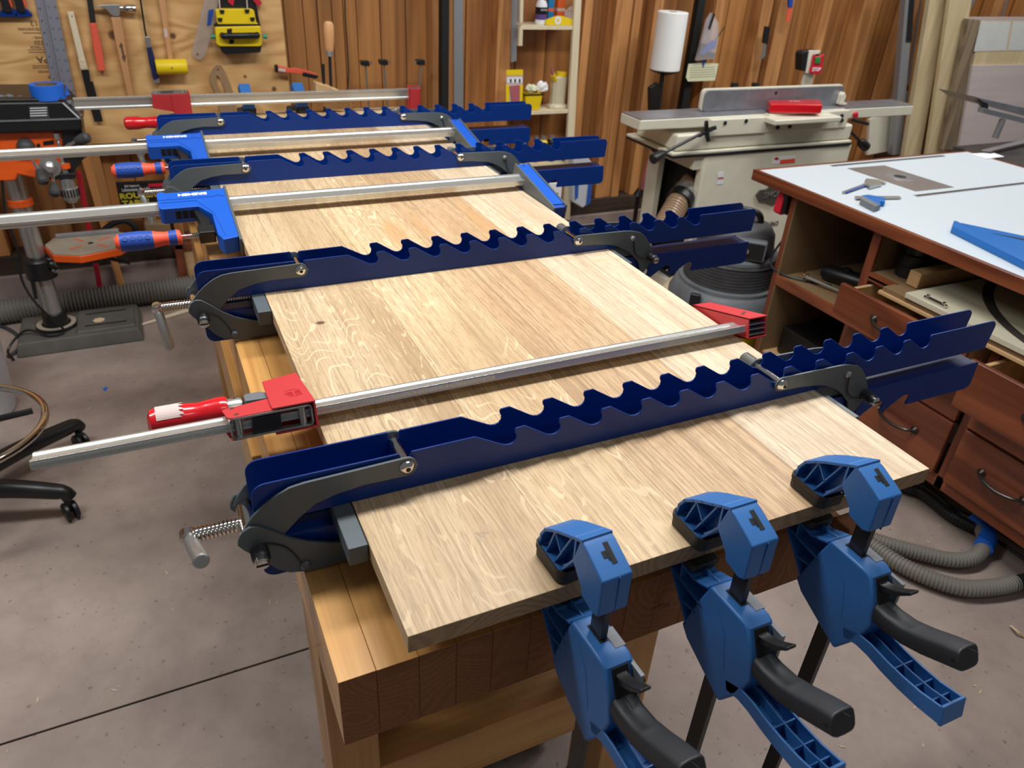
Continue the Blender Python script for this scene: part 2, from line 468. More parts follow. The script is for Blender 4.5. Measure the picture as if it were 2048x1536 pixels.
def tube(bm, pts, r, seg=8, rf=None):
    P = [Vector(p) for p in pts]
    up = Vector((0, 0, 1)); rings = []
    t0 = (P[1] - P[0]).normalized()
    u, v = frame_from(t0)
    for i, p in enumerate(P):
        t = (P[min(i + 1, len(P) - 1)] - P[max(i - 1, 0)]).normalized()
        u = (u - t * u.dot(t)).normalized(); v = t.cross(u)
        rr = rf(i) if rf else r
        rings.append([bm.verts.new(p + (u * math.cos(2 * PI * k / seg) + v * math.sin(2 * PI * k / seg)) * rr) for k in range(seg)])
    for A, B in zip(rings, rings[1:]):
        for k in range(seg): bm.faces.new((A[k], A[(k + 1) % seg], B[(k + 1) % seg], B[k]))
    bm.faces.new(rings[0][::-1]); bm.faces.new(rings[-1])


def tubem(*a, **k): b = nb(); tube(b, *a, **k); return b


def hose(ctrl, r, pitch=0.012, depth=0.10, seg=16):
    P = spline(ctrl, 40)
    L = [0]
    for a, b in zip(P, P[1:]): L.append(L[-1] + (b - a).length)
    tot = L[-1]; n = int(tot / pitch) * 4; Q = []; j = 0
    for i in range(n + 1):
        s = tot * i / n
        while j < len(L) - 2 and L[j + 1] < s: j += 1
        k = (s - L[j]) / max(1e-9, L[j + 1] - L[j]); Q.append(P[j].lerp(P[j + 1], k))
    bm = nb(); pr = [1, 1, 1 - depth, 1 - depth]
    tube(bm, Q, r, seg, rf=lambda i: r * pr[i % 4]); return bm


def thread(p0, p1, r, pitch, seg=10):
    p0 = Vector(p0); p1 = Vector(p1); n = max(2, int((p1 - p0).length / pitch)); prof = []
    for i in range(n):
        prof += [(i * pitch, r * 0.80), (i * pitch + pitch * 0.5, r)]
    prof.append(((p1 - p0).length, r * 0.80))
    bm = nb(); lathe(bm, prof, p0, p1 - p0, seg); return bm


def strip(bm, pts, t, fn, a, b):
    """a wall of thickness t following the open outline pts"""
    for (p0, q0), (p1, q1) in zip(pts, pts[1:]):
        d = Vector((p1 - p0, q1 - q0)); L = d.length
        if L < 1e-6: continue
        n = Vector((-d.y, d.x)) / L * t / 2; e = d / L * t * 0.35
        prism(bm, [(p0 - e.x + n.x, q0 - e.y + n.y), (p1 + e.x + n.x, q1 + e.y + n.y), (p1 + e.x - n.x, q1 + e.y - n.y), (p0 - e.x - n.x, q0 - e.y - n.y)], fn, a, b)


def loft(bm, secs):
    R = [[bm.verts.new(p) for p in s] for s in secs]; n = len(R[0])
    for A, B in zip(R, R[1:]):
        for k in range(n): bm.faces.new((A[k], A[(k + 1) % n], B[(k + 1) % n], B[k]))
    bm.faces.new(R[0][::-1]); bm.faces.new(R[-1])


def text(name, s, size, mat, parent, mw, depth=0.0004, align='CENTER', bold=0.0, sx=1.0, **k):
    c = bpy.data.curves.new(name, 'FONT'); c.body = s; c.size = size; c.extrude = depth; c.align_x = align; c.align_y = 'CENTER'; c.offset = bold; c.resolution_u = 3
    o = bpy.data.objects.new('tmp', c); COL.objects.link(o)
    bpy.context.view_layer.update()
    me = bpy.data.meshes.new_from_object(o.evaluated_get(bpy.context.evaluated_depsgraph_get()))
    bpy.data.objects.remove(o); me.name = name
    me.transform(Matrix.Diagonal((sx, 1, 1, 1))); me.transform(mw)
    off = ORI.get(parent.name, Vector()) if parent else Vector()
    if off.length: me.transform(Matrix.Translation(-off))
    me.materials.clear()
    t = link(name, me, mat, parent); ORI[t.name] = off
    for a, v in k.items(): t[a] = v
    return t


def basis(o, ex, ey):
    """matrix that puts flat lettering at o with its baseline along ex and its height along ey"""
    ex = Vector(ex).normalized(); ey = Vector(ey); ey = (ey - ex * ey.dot(ex)).normalized(); ez = ex.cross(ey); o = Vector(o)
    return Matrix(((ex.x, ey.x, ez.x, o.x), (ex.y, ey.y, ez.y, o.y), (ex.z, ey.z, ez.z, o.z), (0, 0, 0, 1)))


def arc(cx, cy, r, a0, a1, n=5):
    return [(cx + r * math.cos(math.radians(a0 + (a1 - a0) * i / n)), cy + r * math.sin(math.radians(a0 + (a1 - a0) * i / n))) for i in range(n + 1)]


def rounded(x0, x1, y0, y1, r, n=3):
    return arc(x1 - r, y1 - r, r, 0, 90, n) + arc(x0 + r, y1 - r, r, 90, 180, n) + arc(x0 + r, y0 + r, r, 180, 270, n) + arc(x1 - r, y0 + r, r, 270, 360, n)

# ------------------------------------------------------------------ the room
YW = 3.05
# floor: poured slabs with open control joints
fl = part('floor', bxm(-4, 5.6, -3.2, 3.1, -0.14, -0.012), 'joint', kind='structure')
for (x0, x1) in ((-4, -1.62), (-1.615, 2.045), (2.05, 5.6)):
    for (y0, y1) in ((-3.2, 0.799), (0.804, 3.1)):
        part('slab', bxm(x0, x1, y0, y1, -0.1, 0.0), 'concrete', fl, bevel=0.002)
wb = part('wall_back', bxm(-4, 5.6, YW + 0.115, YW + 0.13, 0.1, 2.75), 'sheath', kind='structure')
part('sill_plate', bxm(-4, 5.6, YW - 0.01, YW + 0.13, 0.145, 0.225), 'darkplate', wb, bevel=0.003)
part('stem_curb', bxm(-4, 5.6, YW - 0.03, YW + 0.13, -0.01, 0.145), 'curb', wb, bevel=0.004)
wx = lambda px, y=100: hit(px, y, 1, YW).x
# sheathing boards between the studs, edges given where they meet the picture row 100
edges = [-260, -190, -120, -50, 20, 90, 150, 215, 290, 365, 440, 510, 575, 612, 640, 668, 690, 716, 762, 812, 866, 930, 975, 1030, 1090, 1150, 1195, 1225, 1265, 1300, 1340, 1372, 1405, 1440, 1475, 1510, 1540, 1570, 1600, 1640, 1672, 1700, 1735, 1770, 1810, 1850, 1900, 1945, 1990, 2040, 2100, 2180]
for a, b in zip(edges, edges[1:]):
    d = rnd.uniform(0, 0.006)
    part('plank', bxm(hit(a, 100, 1, YW + 0.10).x + 0.0015, hit(b, 100, 1, YW + 0.10).x - 0.0015, YW + 0.092 + d, YW + 0.114, 0.225, 2.74), 'sheath', wb, bevel=0.002)
studs = [(-140, -110, 'stud'), (-8, 44, 'stud'), (120, 148, 'stud'), (280, 300, 'stud'), (866, 879, 'stud'), (893, 908, 'stud'), (996, 1024, 'stud'), (1165, 1181, 'stud'), (1225, 1242, 'stud'), (1243, 1259, 'stud'), (1260, 1275, 'stud'),
         (1301, 1318, 'stud'), (1420, 1438, 'stud'), (1510, 1530, 'stud'), (1543, 1560, 'stud'), (1561, 1573, 'stud'), (1631, 1648, 'stud'), (1706, 1722, 'stud'), (1723, 1741, 'stud'), (1795, 1812, 'stud'), (1960, 1984, 'stud'), (2020, 2040, 'stud')]
for a, b, m_ in studs:
    dd = rnd.uniform(0, 0.02)
    part('stud', bxm(wx(a), wx(b), YW + 0.0 + dd, YW + 0.09, 0.225, 2.74), m_, wb, bevel=0.002)

# plywood tool board
pe = hit(582, 210, 1, 3.03).x; pb = hit(190, 288, 1, 3.03).z
tb = single('tool_board', bxm(-1.6, pe, 3.028, 3.046, pb, 2.4), 'plywall', 'knotty plywood sheet on the wall carrying the hand tools', 'plywood panel', loc=(0, 3.03, pb), bevel=0.001)


def wpoly(px, Y, th): return pz(hits(px, 1, Y), XZ, Y, Y + th)


def wp(x, y, Y=3.0): return hit(x, y, 1, Y)


# upside-down mill stamp on the plywood
def stamp(s, x, y, hpx, sx=1.0, bold=0.0):
    p = wp(x, y, 3.027); h = abs(wp(x, y - hpx, 3.027).z - p.z)
    text('mill_stamp', s, h * 1.35, 'ink', tb, basis(p, (-1, 0, 0), (0, 0, -1)), 0.0003, sx=sx, bold=bold)


stamp('APA', 92, 119, 13, 1.1, 0.0008); stamp('EXTERIOR', 76, 94, 6, 0.8); stamp('320', 78, 85, 9); stamp('PANEL 1', 74, 75, 5, 0.8)
stamp('RATED SHEATHING', 62, 58, 6, 0.7); stamp('13', 68, 46, 12); stamp('PACIFIC', 86, 143, 5, 0.8); stamp('4', 98, 154, 7)
for (x0, x1, y) in ((46, 82, 66), (56, 96, 100), (57, 96, 104.5), (64, 102, 132), (65, 102, 136)):
    a = wp(x0, y, 3.027); b = wp(x1, y, 3.027)
    part('stamp_line', bxm(a.x, b.x, 3.0272, 3.0279, a.z - 0.0012, a.z + 0.0012), 'ink', tb)

# ------------------------------------------------------------------ workbench
BZ = 0.85


def endgrain(o, m_):
    """sawn ends show end grain, coloured darker still for the shaded front"""
    o.data.materials.append(M[m_])
    for p in o.data.polygons:
        if abs(p.normal.y) > 0.9: p.material_index = 1
    return o


be = thing('workbench', 'heavy laminated maple workbench under the clamped oak panel', 'workbench', (0.27, 0.036, 0))
xs = [-0.062, -0.023, 0.022, 0.064, 0.106, 0.152, 0.195, 0.238, 0.281, 0.324, 0.367, 0.41, 0.453, 0.496, 0.539, 0.582, 0.612]
for a, b in zip(xs, xs[1:]):
    endgrain(part('plank', bxm(a + 0.0002, b - 0.0002, 0.036 + rnd.uniform(0, 0.0006), 2.16, BZ - 0.104, BZ - rnd.uniform(0, 0.0004)), 'bench', be, bevel=0.0005, seg=1), 'benchend')
for (x0, x1) in ((-0.058, 0.012), (0.425, 0.500)):
    for (y0, y1) in ((0.20, 0.30), (1.9, 2.00)):
        v = nb(); V = box(v, x0, x1, y0, y1, 0, BZ - 0.104); part('leg', v, 'benchz', be, bevel=0.003)
part('stretcher', bxm(0.012, 0.425, 0.205, 0.295, 0.29, 0.40), 'benchx', be, bevel=0.003)
part('stretcher', bxm(0.012, 0.425, 1.92, 2.0, 0.29, 0.40), 'benchx', be, bevel=0.003)
part('side_rail', bxm(-0.075, -0.05, 0.62, 1.9, 0.56, 0.72), 'bench', be, bevel=0.003)
part('side_rail', bxm(0.455, 0.49, 0.30, 1.9, 0.32, 0.46), 'bench', be, bevel=0.003)
# dog hole in the right front leg
h = hit(1281, 1364, 1, 0.1995); part('dog_hole', cylm(h + Vector((0, -0.0005, 0)), h + Vector((0, 0.01, 0)), 0.010), 'blackmat', be)
# tail vise block at the right front corner
vb = single('vise_jaw', bxm(0.598, 0.645, 0.006, 0.0362, 0.745, 0.852), 'benchend', 'maple vise jaw block at the right front corner of the bench', 'vise jaw', loc=(0.62, 0.02, 0.745), bevel=0.003)
text('scratch_marks', 'MT//2', 0.012, paint('faint_scratch', rgb(150, 104, 72), 0.8), be, basis((0.335, 0.0355, 0.79), (1, 0, 0), (0, 0, 1)), 0.0002)

cb = thing('storage_cabinet', 'black storage cabinet standing under the workbench', 'cabinet', (0.25, 0.42, 0))
part('body', bxm(0.03, 0.42, 0.37, 1.7, 0.0, 0.735), 'black', cb, bevel=0.004)
for k in range(5): part('door_panel', bxm(0.033 + k * 0.078, 0.033 + k * 0.078 + 0.074, 0.358, 0.37, 0.02, 0.72), 'black', cb, bevel=0.003)

# ------------------------------------------------------------------ the oak panel
op = thing('oak_panel', 'wide glued-up white oak panel held flat in the row of clamps', 'panel', (0.35, 0.0, 0.907))
BX = [0, 0.187, 0.345, 0.530, 0.70]
for i in range(4):
    endgrain(part('plank', bxm(BX[i], BX[i + 1], 0.0, 2.235, 0.907, 0.93), 'oak%d' % i, op, bevel=0.0006, seg=1), 'oakend')
text('pencil_mark', '4', 0.022, paint('pencil', rgb(168, 146, 122), 0.8), op, basis((0.118, 0.100, 0.9301), (0.3, 1, 0), (-1, 0.3, 0)), 0.00005)

# ------------------------------------------------------------------ four-way panel clamps
PC = 0.0605


def rail_profile(up=True):
    H = 0.053
    p = [(-0.105, 0), (-0.105, 0.036)] + arc(-0.090, 0.038, 0.015, 180, 90, 4)[0:] + [(0.057, H), (0.059, 0.048), (0.059, 0.040), (0.062, 0.036), (0.067, 0.036), (0.070, 0.040), (0.070, 0.048), (0.072, 0.0525), (0.150, H)]
    for k in range(13):
        xv = 0.195 + PC * k
        p += [(xv - 0.010, 0.0335), (xv - 0.005, 0.0312), (xv + 0.001, 0.0306), (xv + 0.006, 0.0322), (xv + 0.0090, 0.0362), (xv + 0.0092, 0.0420), (xv + 0.0070, 0.0460), (xv + 0.0066, 0.0500), (xv + 0.0085, 0.0526)]
        if k < 12: p += [(xv + 0.0205, H)]
    p += arc(1.074, 0.040, 0.013, 90, 0, 4) + [(1.084, 0)]
    # drop duplicates
    q = [p[0]]
    for a in p[1:]:
        if (a[0] - q[-1][0]) ** 2 + (a[1] - q[-1][1]) ** 2 > 1e-9: q.append(a)
    return q


def build_panel_clamp(label):
    cl = thing('panel_clamp', label, 'clamp', group='four-way panel clamps across the oak panel')
    W_ = 0.047; T = 0.0024
    pr = rail_profile()
    bm = nb(); prism(bm, pr, XZ, 0, T); prism(bm, pr, XZ, W_ - T, W_); box(bm, -0.100, 1.083, T, W_ - T, 0, T)
    part('upper_rail', bm, 'navy', cl, bevel=0.0007, seg=2)
    lo = [(x, -0.026 - z) for x, z in pr]
    bm = nb(); prism(bm, lo, XZ, 0, T); prism(bm, lo, XZ, W_ - T, W_); box(bm, -0.100, 1.078, T, W_ - T, -0.026 - T, -0.026)
    lr = part('lower_rail', bm, 'navy', cl, bevel=0.0007, seg=2)
    text('size_number', '36', 0.007, 'white', lr, basis((0.862, -0.0004, -0.068), (-1, 0, 0), (0, 0, -1)), 0.0002)
    # left arms, upper pair outside the rail, lower pair outside those
    up = [(0.078, 0.037)] + arc(0.064, 0.037, 0.0125, 0, 90, 5) + [(-0.007, 0.0478), (-0.050, 0.0468), (-0.066, 0.0448), (-0.080, 0.039), (-0.095, 0.029), (-0.108, 0.017), (-0.117, 0.005), (-0.123, -0.008), (-0.121, -0.022), (-0.105, -0.034), (-0.086, -0.030), (-0.075, -0.014), (-0.060, 0.001), (-0.041, 0.0150), (-0.018, 0.0215), (0.013, 0.0255)] + arc(0.064, 0.037, 0.0125, 270, 355, 5)
    low = [(-0.1255, -0.006), (-0.121, 0.003), (-0.112, 0.008), (-0.103, 0.006), (-0.091, -0.004), (-0.073, -0.020), (-0.054, -0.0325), (-0.034, -0.041), (-0.011, -0.0475), (0.03, -0.051), (0.064, -0.051), (0.074, -0.060), (0.070, -0.072), (0.055, -0.076), (-0.012, -0.0765), (-0.037, -0.077), (-0.058, -0.076), (-0.078, -0.071), (-0.091, -0.060), (-0.106, -0.040), (-0.121, -0.022), (-0.1265, -0.013)]
    for (a, b) in ((-0.006, -0.0025), (W_ + 0.0025, W_ + 0.006)): part('upper_arm', pz(up, XZ, a, b), 'grey', cl, bevel=0.0008, seg=2)
    for (a, b) in ((-0.0105, -0.0065), (W_ + 0.0065, W_ + 0.0105)): part('lower_arm', pz(low, XZ, a, b), 'grey', cl, bevel=0.0008, seg=2)
    pn = part('hinge_pin', cylm((0.064, -0.0065, 0.037), (0.064, W_ + 0.0065, 0.037), 0.0075, seg=20), 'chrome', cl)
    bm = nb(); lathe(bm, [(0, 0.0094), (0.0012, 0.0094), (0.003, 0.0080), (0.0048, 0.0056), (0.0055, 0.0034)], (0.064, -0.006, 0.037), (0, -1, 0), 24); part('bolt_head', bm, 'chrome', pn)
    part('hex_socket', cylm((0.064, -0.0113, 0.037), (0.064, -0.0120, 0.037), 0.0032, seg=6), 'blackmat', pn)
    # roller that carries the screw, spring, slotted screw and button of the pivot
    part('pivot_roller', cylm((-0.110, -0.0063, -0.012), (-0.110, W_ + 0.0063, -0.012), 0.0115, seg=24), 'chrome', cl)
    sp = part('spring', thread((-0.106, -0.0105, -0.026), (-0.106, -0.027, -0.026), 0.0100, 0.0030, 16), 'darksteel', cl)
    bm = nb(); lathe(bm, [(0, 0.0078), (0.007, 0.0078), (0.009, 0.0058)], (-0.106, -0.026, -0.026), (0, -1, 0), 20); part('slotted_screw', bm, 'chrome', sp)
    part('screw_slot', bxm(-0.113, -0.099, -0.0355, -0.0345, -0.0272, -0.0248), 'blackmat', sp)
    part('spring_wire', tubem(spline([(-0.106, -0.0117, -0.018), (-0.095, -0.012, -0.019), (-0.080, -0.012, -0.029), (-0.070, -0.012, -0.045), (-0.064, -0.012, -0.060), (-0.058, -0.012, -0.066)], 5), 0.0009, 6), 'black', cl)
    bm = nb(); lathe(bm, [(0, 0.0062), (0.003, 0.0062), (0.0055, 0.0038), (0.006, 0)], (-0.060, -0.0105, -0.064), (0, -1, 0), 16); part('pivot_button', bm, 'grey', cl)
    # screw, clevis and swinging tommy handle
    part('screw', thread((-0.168, W_ / 2, -0.012), (-0.018, W_ / 2, -0.012), 0.0088, 0.0042, 16), 'chrome', cl)
    hd = part('clevis', lathem([(0, 0.004), (0.002, 0.0092), (0.012, 0.0092), (0.014, 0.004)], (-0.173, W_ / 2 - 0.007, -0.012), (0, 1, 0), 18), 'chrome', cl)
    bm = nb(); lathe(bm, [(0, 0.006), (0.003, 0.0072), (0.056, 0.0085), (0.064, 0.0085), (0.0655, 0.0070), (0.066, 0)], (-0.173, W_ / 2, -0.016), (0.15, -0.93, 0.30), 18); part('handle', bm, 'steel', cl)
    # jaws that press the panel edges
    jl = nb(); box(jl, -0.0225, -0.0012, -0.072, 0.10, -0.0245, 0.0); part('jaw_block', jl, 'grey', cl, bevel=0.0012)
    jr = nb(); box(jr, 0.7015, 0.7095, -0.078, 0.115, -0.030, -0.0004); part('jaw_plate', jr, 'grey', cl, bevel=0.001)
    part('jaw_bracket', bxm(0.7095, 0.775, 0.004, 0.010, -0.024, -0.002), 'grey', cl, bevel=0.001)
    part('jaw_bracket', bxm(0.7095, 0.775, 0.037, 0.043, -0.024, -0.002), 'grey', cl, bevel=0.001)
    # right arms
    ur = arc(0.622, 0.029, 0.0115, 250, 90, 7) + [(0.686, 0.0395), (0.734, 0.0385), (0.752, 0.0365), (0.771, 0.031), (0.785, 0.021), (0.799, 0.004), (0.813, -0.020), (0.816, -0.032), (0.808, -0.042), (0.797, -0.060), (0.788, -0.070), (0.779, -0.068), (0.782, -0.052), (0.776, -0.036), (0.758, -0.018), (0.742, -0.006), (0.716, 0.007), (0.701, 0.0115), (0.66, 0.0165)]
    for (a, b) in ((-0.006, -0.0025), (W_ + 0.0025, W_ + 0.006)): part('right_arm', pz(ur, XZ, a, b), 'grey', cl, bevel=0.0008, seg=2)
    pn2 = part('locking_pin', cylm((0.622, -0.0065, 0.029), (0.622, W_ + 0.007, 0.029), 0.0062, seg=20), 'chrome', cl)
    bm = nb(); lathe(bm, [(0, 0.0092), (0.0012, 0.0092), (0.003, 0.0078), (0.0048, 0.0054), (0.0055, 0.0032)], (0.622, -0.006, 0.029), (0, -1, 0), 24); part('bolt_head', bm, 'chrome', pn2)
    part('hex_socket', cylm((0.622, -0.0113, 0.029), (0.622, -0.0120, 0.029), 0.003, seg=6), 'blackmat', pn2)
    part('knurled_knob', thread((0.622, W_ + 0.006, 0.029), (0.622, W_ + 0.030, 0.029), 0.0098, 0.0016, 20), 'steel', pn2)
    sp = part('spring', thread((0.805, -0.0065, -0.026), (0.805, -0.026, -0.026), 0.0092, 0.0030, 16), 'darksteel', cl)
    bm = nb(); lathe(bm, [(0, 0.0070), (0.006, 0.0070), (0.008, 0.005)], (0.805, -0.025, -0.026), (0, -1, 0), 20); part('slotted_screw', bm, 'chrome', sp)
    part('screw_slot', bxm(0.799, 0.811, -0.0335, -0.0325, -0.0270, -0.0250), 'blackmat', sp)
    bm = nb(); lathe(bm, [(0, 0.0055), (0.003, 0.0055), (0.005, 0.003)], (0.752, -0.006, 0.021), (0, -1, 0), 16); part('spring_post', bm, 'steel', cl)
    part('spring_wire', tubem(spline([(0.755, -0.0085, 0.017), (0.758, -0.0085, 0.004), (0.763, -0.0085, -0.012), (0.775, -0.0085, -0.024), (0.792, -0.0085, -0.030), (0.803, -0.0095, -0.032)], 5), 0.0010, 6), 'black', cl)
    return cl


pc0 = build_panel_clamp('long navy panel clamp nearest the front, its handle hanging foreshortened toward the viewer')
pc0.location = (0, 0.203, 0.93)
for y, lab, ang in ((0.797, 'second navy panel clamp from the front, knurled steel handle hanging down its left side', -0.10), (1.452, 'third navy panel clamp from the front, between the two blue-headed bar clamps', 0.0), (1.955, 'rearmost navy panel clamp, just in front of the far red bar clamp', 0.1)):
    c = copy_tree(pc0); c.location = (0, y, 0.93); c['label'] = lab
    for ch in c.children:
        if ch.name.startswith('handle'):
            m = Matrix.Translation((-0.173, 0.0235, -0.016)) @ Matrix.Rotation(1.88, 4, 'X') @ Matrix.Rotation(ang, 4, 'Y') @ Matrix.Translation((0.173, -0.0235, 0.016))
            sc = Matrix.Translation((-0.173, 0.0235, -0.016)) @ Matrix.Diagonal((1, 1, 1.45, 1)) @ Matrix.Translation((0.173, -0.0235, 0.016))
            ch.matrix_local = m @ sc


# ------------------------------------------------------------------ near red bar clamp, lying tilted so its jaws reach the edges
def bar_shape(bm, x0, x1, w=0.034, t=0.011):
    """channelled clamp bar, wide faces up and down; local y is the jaw direction"""
    h = w / 2; g = 0.0022
    prof = [(-h, -t / 2), (-h + 0.006, -t / 2), (-h + 0.009, -t / 2 + g), (h - 0.009, -t / 2 + g), (h - 0.006, -t / 2), (h, -t / 2), (h, t / 2), (h - 0.006, t / 2), (h - 0.009, t / 2 - g), (-h + 0.009, t / 2 - g), (-h + 0.006, t / 2), (-h, t / 2)]
    prism(bm, prof, lambda p, q, hh: Vector((hh, p, q)), x0, x1)


def bar_teeth(bm, x0, x1, y, t=0.009, pitch=0.003, z=0.0):
    n = int((x1 - x0) / pitch)
    for i in range(n):
        x = x0 + i * pitch; v = [bm.verts.new(p) for p in ((x, y, z - t / 2), (x + pitch * 0.5, y - 0.0010, z - t / 2), (x + pitch, y, z - t / 2), (x, y, z + t / 2), (x + pitch * 0.5, y - 0.0010, z + t / 2), (x + pitch, y, z + t / 2))]
        bm.faces.new((v[0], v[1], v[4], v[3])); bm.faces.new((v[1], v[2], v[5], v[4])); bm.faces.new((v[3], v[4], v[5])); bm.faces.new((v[0], v[2], v[1]))


def red_clamp(label, x0, x1, tilt_note=None):
    rc = thing('bar_clamp', label, 'clamp', group='red-jawed bar clamps')
    bm = nb(); bar_shape(bm, x0, x1); b = part('bar', bm, 'zinc', rc, bevel=0.0004, seg=1)
    bm = nb(); bar_teeth(bm, x0, min(x1, 0.25), -0.0168, 0.005, 0.0022); part('bar_serrations', bm, 'zinc', b, kind='stuff')
    # sliding head: red top and bottom plates, steel liner open toward the bar, pins, spring pad
    top = [(-0.004, -0.026), (-0.004, 0.124), (-0.052, 0.106), (-0.056, -0.002), (-0.056, -0.026)]
    zt = 0.018
    sh = part('sliding_jaw', pz(top, XY, zt - 0.0025, zt), 'red', rc, bevel=0.0008)
    bm = nb(); prism(bm, top, XY, -zt, -zt + 0.0025); box(bm, -0.0055, -0.0025, -0.026, 0.124, -zt, zt); part('jaw_lining', bm, 'red', sh, bevel=0.0006)
    wing = [(-0.050, -0.024), (-0.050, 0.030), (-0.110, 0.016), (-0.113, 0.012), (-0.109, -0.022), (-0.106, -0.026)]
    bm = nb(); prism(bm, wing, XY, zt - 0.005, zt - 0.0028); prism(bm, wing, XY, -zt + 0.0028, -zt + 0.005); part('jaw_wing', bm, 'red', sh, bevel=0.0006)
    bm = nb()
    sec = rounded(-0.107, -0.009, -zt + 0.0052, zt - 0.0052, 0.004)
    strip(bm, sec + [sec[0]], 0.002, lambda p, q, h: Vector((p, h, q)), -0.028, -0.014)
    part('steel_liner', bm, 'steel', sh)
    for x, y in ((-0.098, -0.020), (-0.020, -0.020)): part('roller_pin', cylm((x, y, -zt + 0.005), (x, y, zt - 0.005), 0.0048, seg=14), 'steel', sh)
    bm = nb(); prism(bm, [(-0.083, -0.012), (-0.048, -0.012), (-0.046, 0.010), (-0.081, 0.009)], lambda p, q, h: Vector((p, -0.022 - h, q)), -0.002, 0.002); part('brake_plate', bm, 'darksteel', sh, bevel=0.001)
    for x, y in ((-0.101, 0.010), (-0.098, -0.018)):
        bm = nb(); lathe(bm, [(0, 0.0032), (0.0008, 0.0032), (0.0014, 0.002)], (x, y, zt - 0.0028), (0, 0, 1), 12); part('rivet', bm, 'chrome', sh)
    # moulded badge
    cx, cy = -0.022, 0.022; hexp = [(cx - 0.011, cy), (cx - 0.009, cy + 0.014), (cx + 0.002, cy + 0.017), (cx + 0.009, cy + 0.012), (cx + 0.009, cy - 0.012), (cx - 0.004, cy - 0.014)]
    bm = nb(); strip(bm, hexp + [hexp[0]], 0.0008, XY, zt, zt + 0.0005)
    bd = part('badge', bm, 'redprint', sh)
    text('badge_lettering', 'BES\nSEY', 0.0100, 'redprint', sh, basis((cx, cy, zt + 0.0001), (0, -1, 0), (1, 0, 0)), 0.0004)
    # screw, nut, ferrule and wooden handle on the far side of the bar
    yy = 0.064
    part('nut_bridge', pz([(-0.082, yy - 0.018), (-0.082, yy + 0.008), (-0.078, yy + 0.013), (-0.060, yy + 0.014), (-0.046, yy - 0.004), (-0.050, yy - 0.022)], XY, -0.011, 0.013), 'vacgrey', rc, bevel=0.002)
    part('screw', thread((-0.115, yy, 0), (-0.004, yy, 0), 0.0062, 0.0035, 12), 'darksteel', rc)
    fr = part('ferrule', lathem([(0, 0.0115), (0.001, 0.0135), (0.016, 0.0135), (0.019, 0.012), (0.020, 0.006)], (-0.104, yy, 0), (1, 0, 0), 22), 'steel', rc)
    part('retaining_pin', lathem([(0, 0.003), (0.003, 0.003), (0.004, 0)], (-0.094, yy, 0.0125), (0, 0, 1), 10), 'chrome', fr)
    hn = part('handle', lathem([(0, 0), (0.001, 0.010), (0.005, 0.0170), (0.012, 0.0192), (0.036, 0.0192), (0.052, 0.0172), (0.062, 0.0158), (0.072, 0.0168), (0.086, 0.0182), (0.094, 0.0182), (0.098, 0.0168), (0.100, 0.012)], (-0.202, yy, 0), (1, 0, 0), 28), 'redlac', rc, label='red lacquered wooden handle with a worn paper label')
    bm = nb(); n = 10
    for i in range(n):
        a0 = math.radians(20 + 100 * i / n); a1 = math.radians(20 + 100 * (i + 1) / n); R_ = 0.0196
        e = -0.160 + (0.004 if i % 2 else 0); 
        v = [bm.verts.new(p) for p in ((-0.190, yy - R_ * math.cos(a0), R_ * math.sin(a0)), (e, yy - R_ * math.cos(a0), R_ * math.sin(a0)), (e - 0.003, yy - R_ * math.cos(a1), R_ * math.sin(a1)), (-0.190, yy - R_ * math.cos(a1), R_ * math.sin(a1)))]
        bm.faces.new(v)
    part('paper_label', bm, 'sticker', hn)
    # fixed jaw: tapering red channel, open end toward the outside
    X0 = 0.704
    bm = nb()
    tp = [(X0, 0.125), (X0 + 0.040, 0.125), (X0 + 0.040, -0.022), (X0, -0.022)]
    prism(bm, tp, XY, 0.0155, 0.018); prism(bm, tp, XY, -0.018, -0.0155); box(bm, X0, X0 + 0.003, -0.022, 0.125, -0.018, 0.018); box(bm, X0 + 0.037, X0 + 0.040, -0.0205, 0.125, -0.018, 0.018); box(bm, X0, X0 + 0.04, 0.122, 0.125, -0.018, 0.018)
    fj = part('fixed_jaw', bm, 'red', rc, bevel=0.0006)
    bm = nb()
    for z in (-0.012, -0.0035, 0.005, ): box(bm, X0 + 0.003, X0 + 0.037, -0.020, 0.12, z, z + 0.0022)
    part('inner_rib', bm, 'steel', fj)
    for x, y in ((X0 + 0.014, 0.008), (X0 + 0.024, 0.016)):
        bm = nb(); lathe(bm, [(0, 0.0035), (0.0008, 0.0035), (0.0014, 0.002)], (x, y, 0.018), (0, 0, 1), 12); part('rivet', bm, 'chrome', fj)
    return rc


r1 = red_clamp('near bar clamp with red jaws and red wooden handle, between the first two panel clamps', -0.322, 0.706)
r1.location = (0, 0.386, 0.9460); r1.rotation_euler = (-0.27, 0, 0.0)


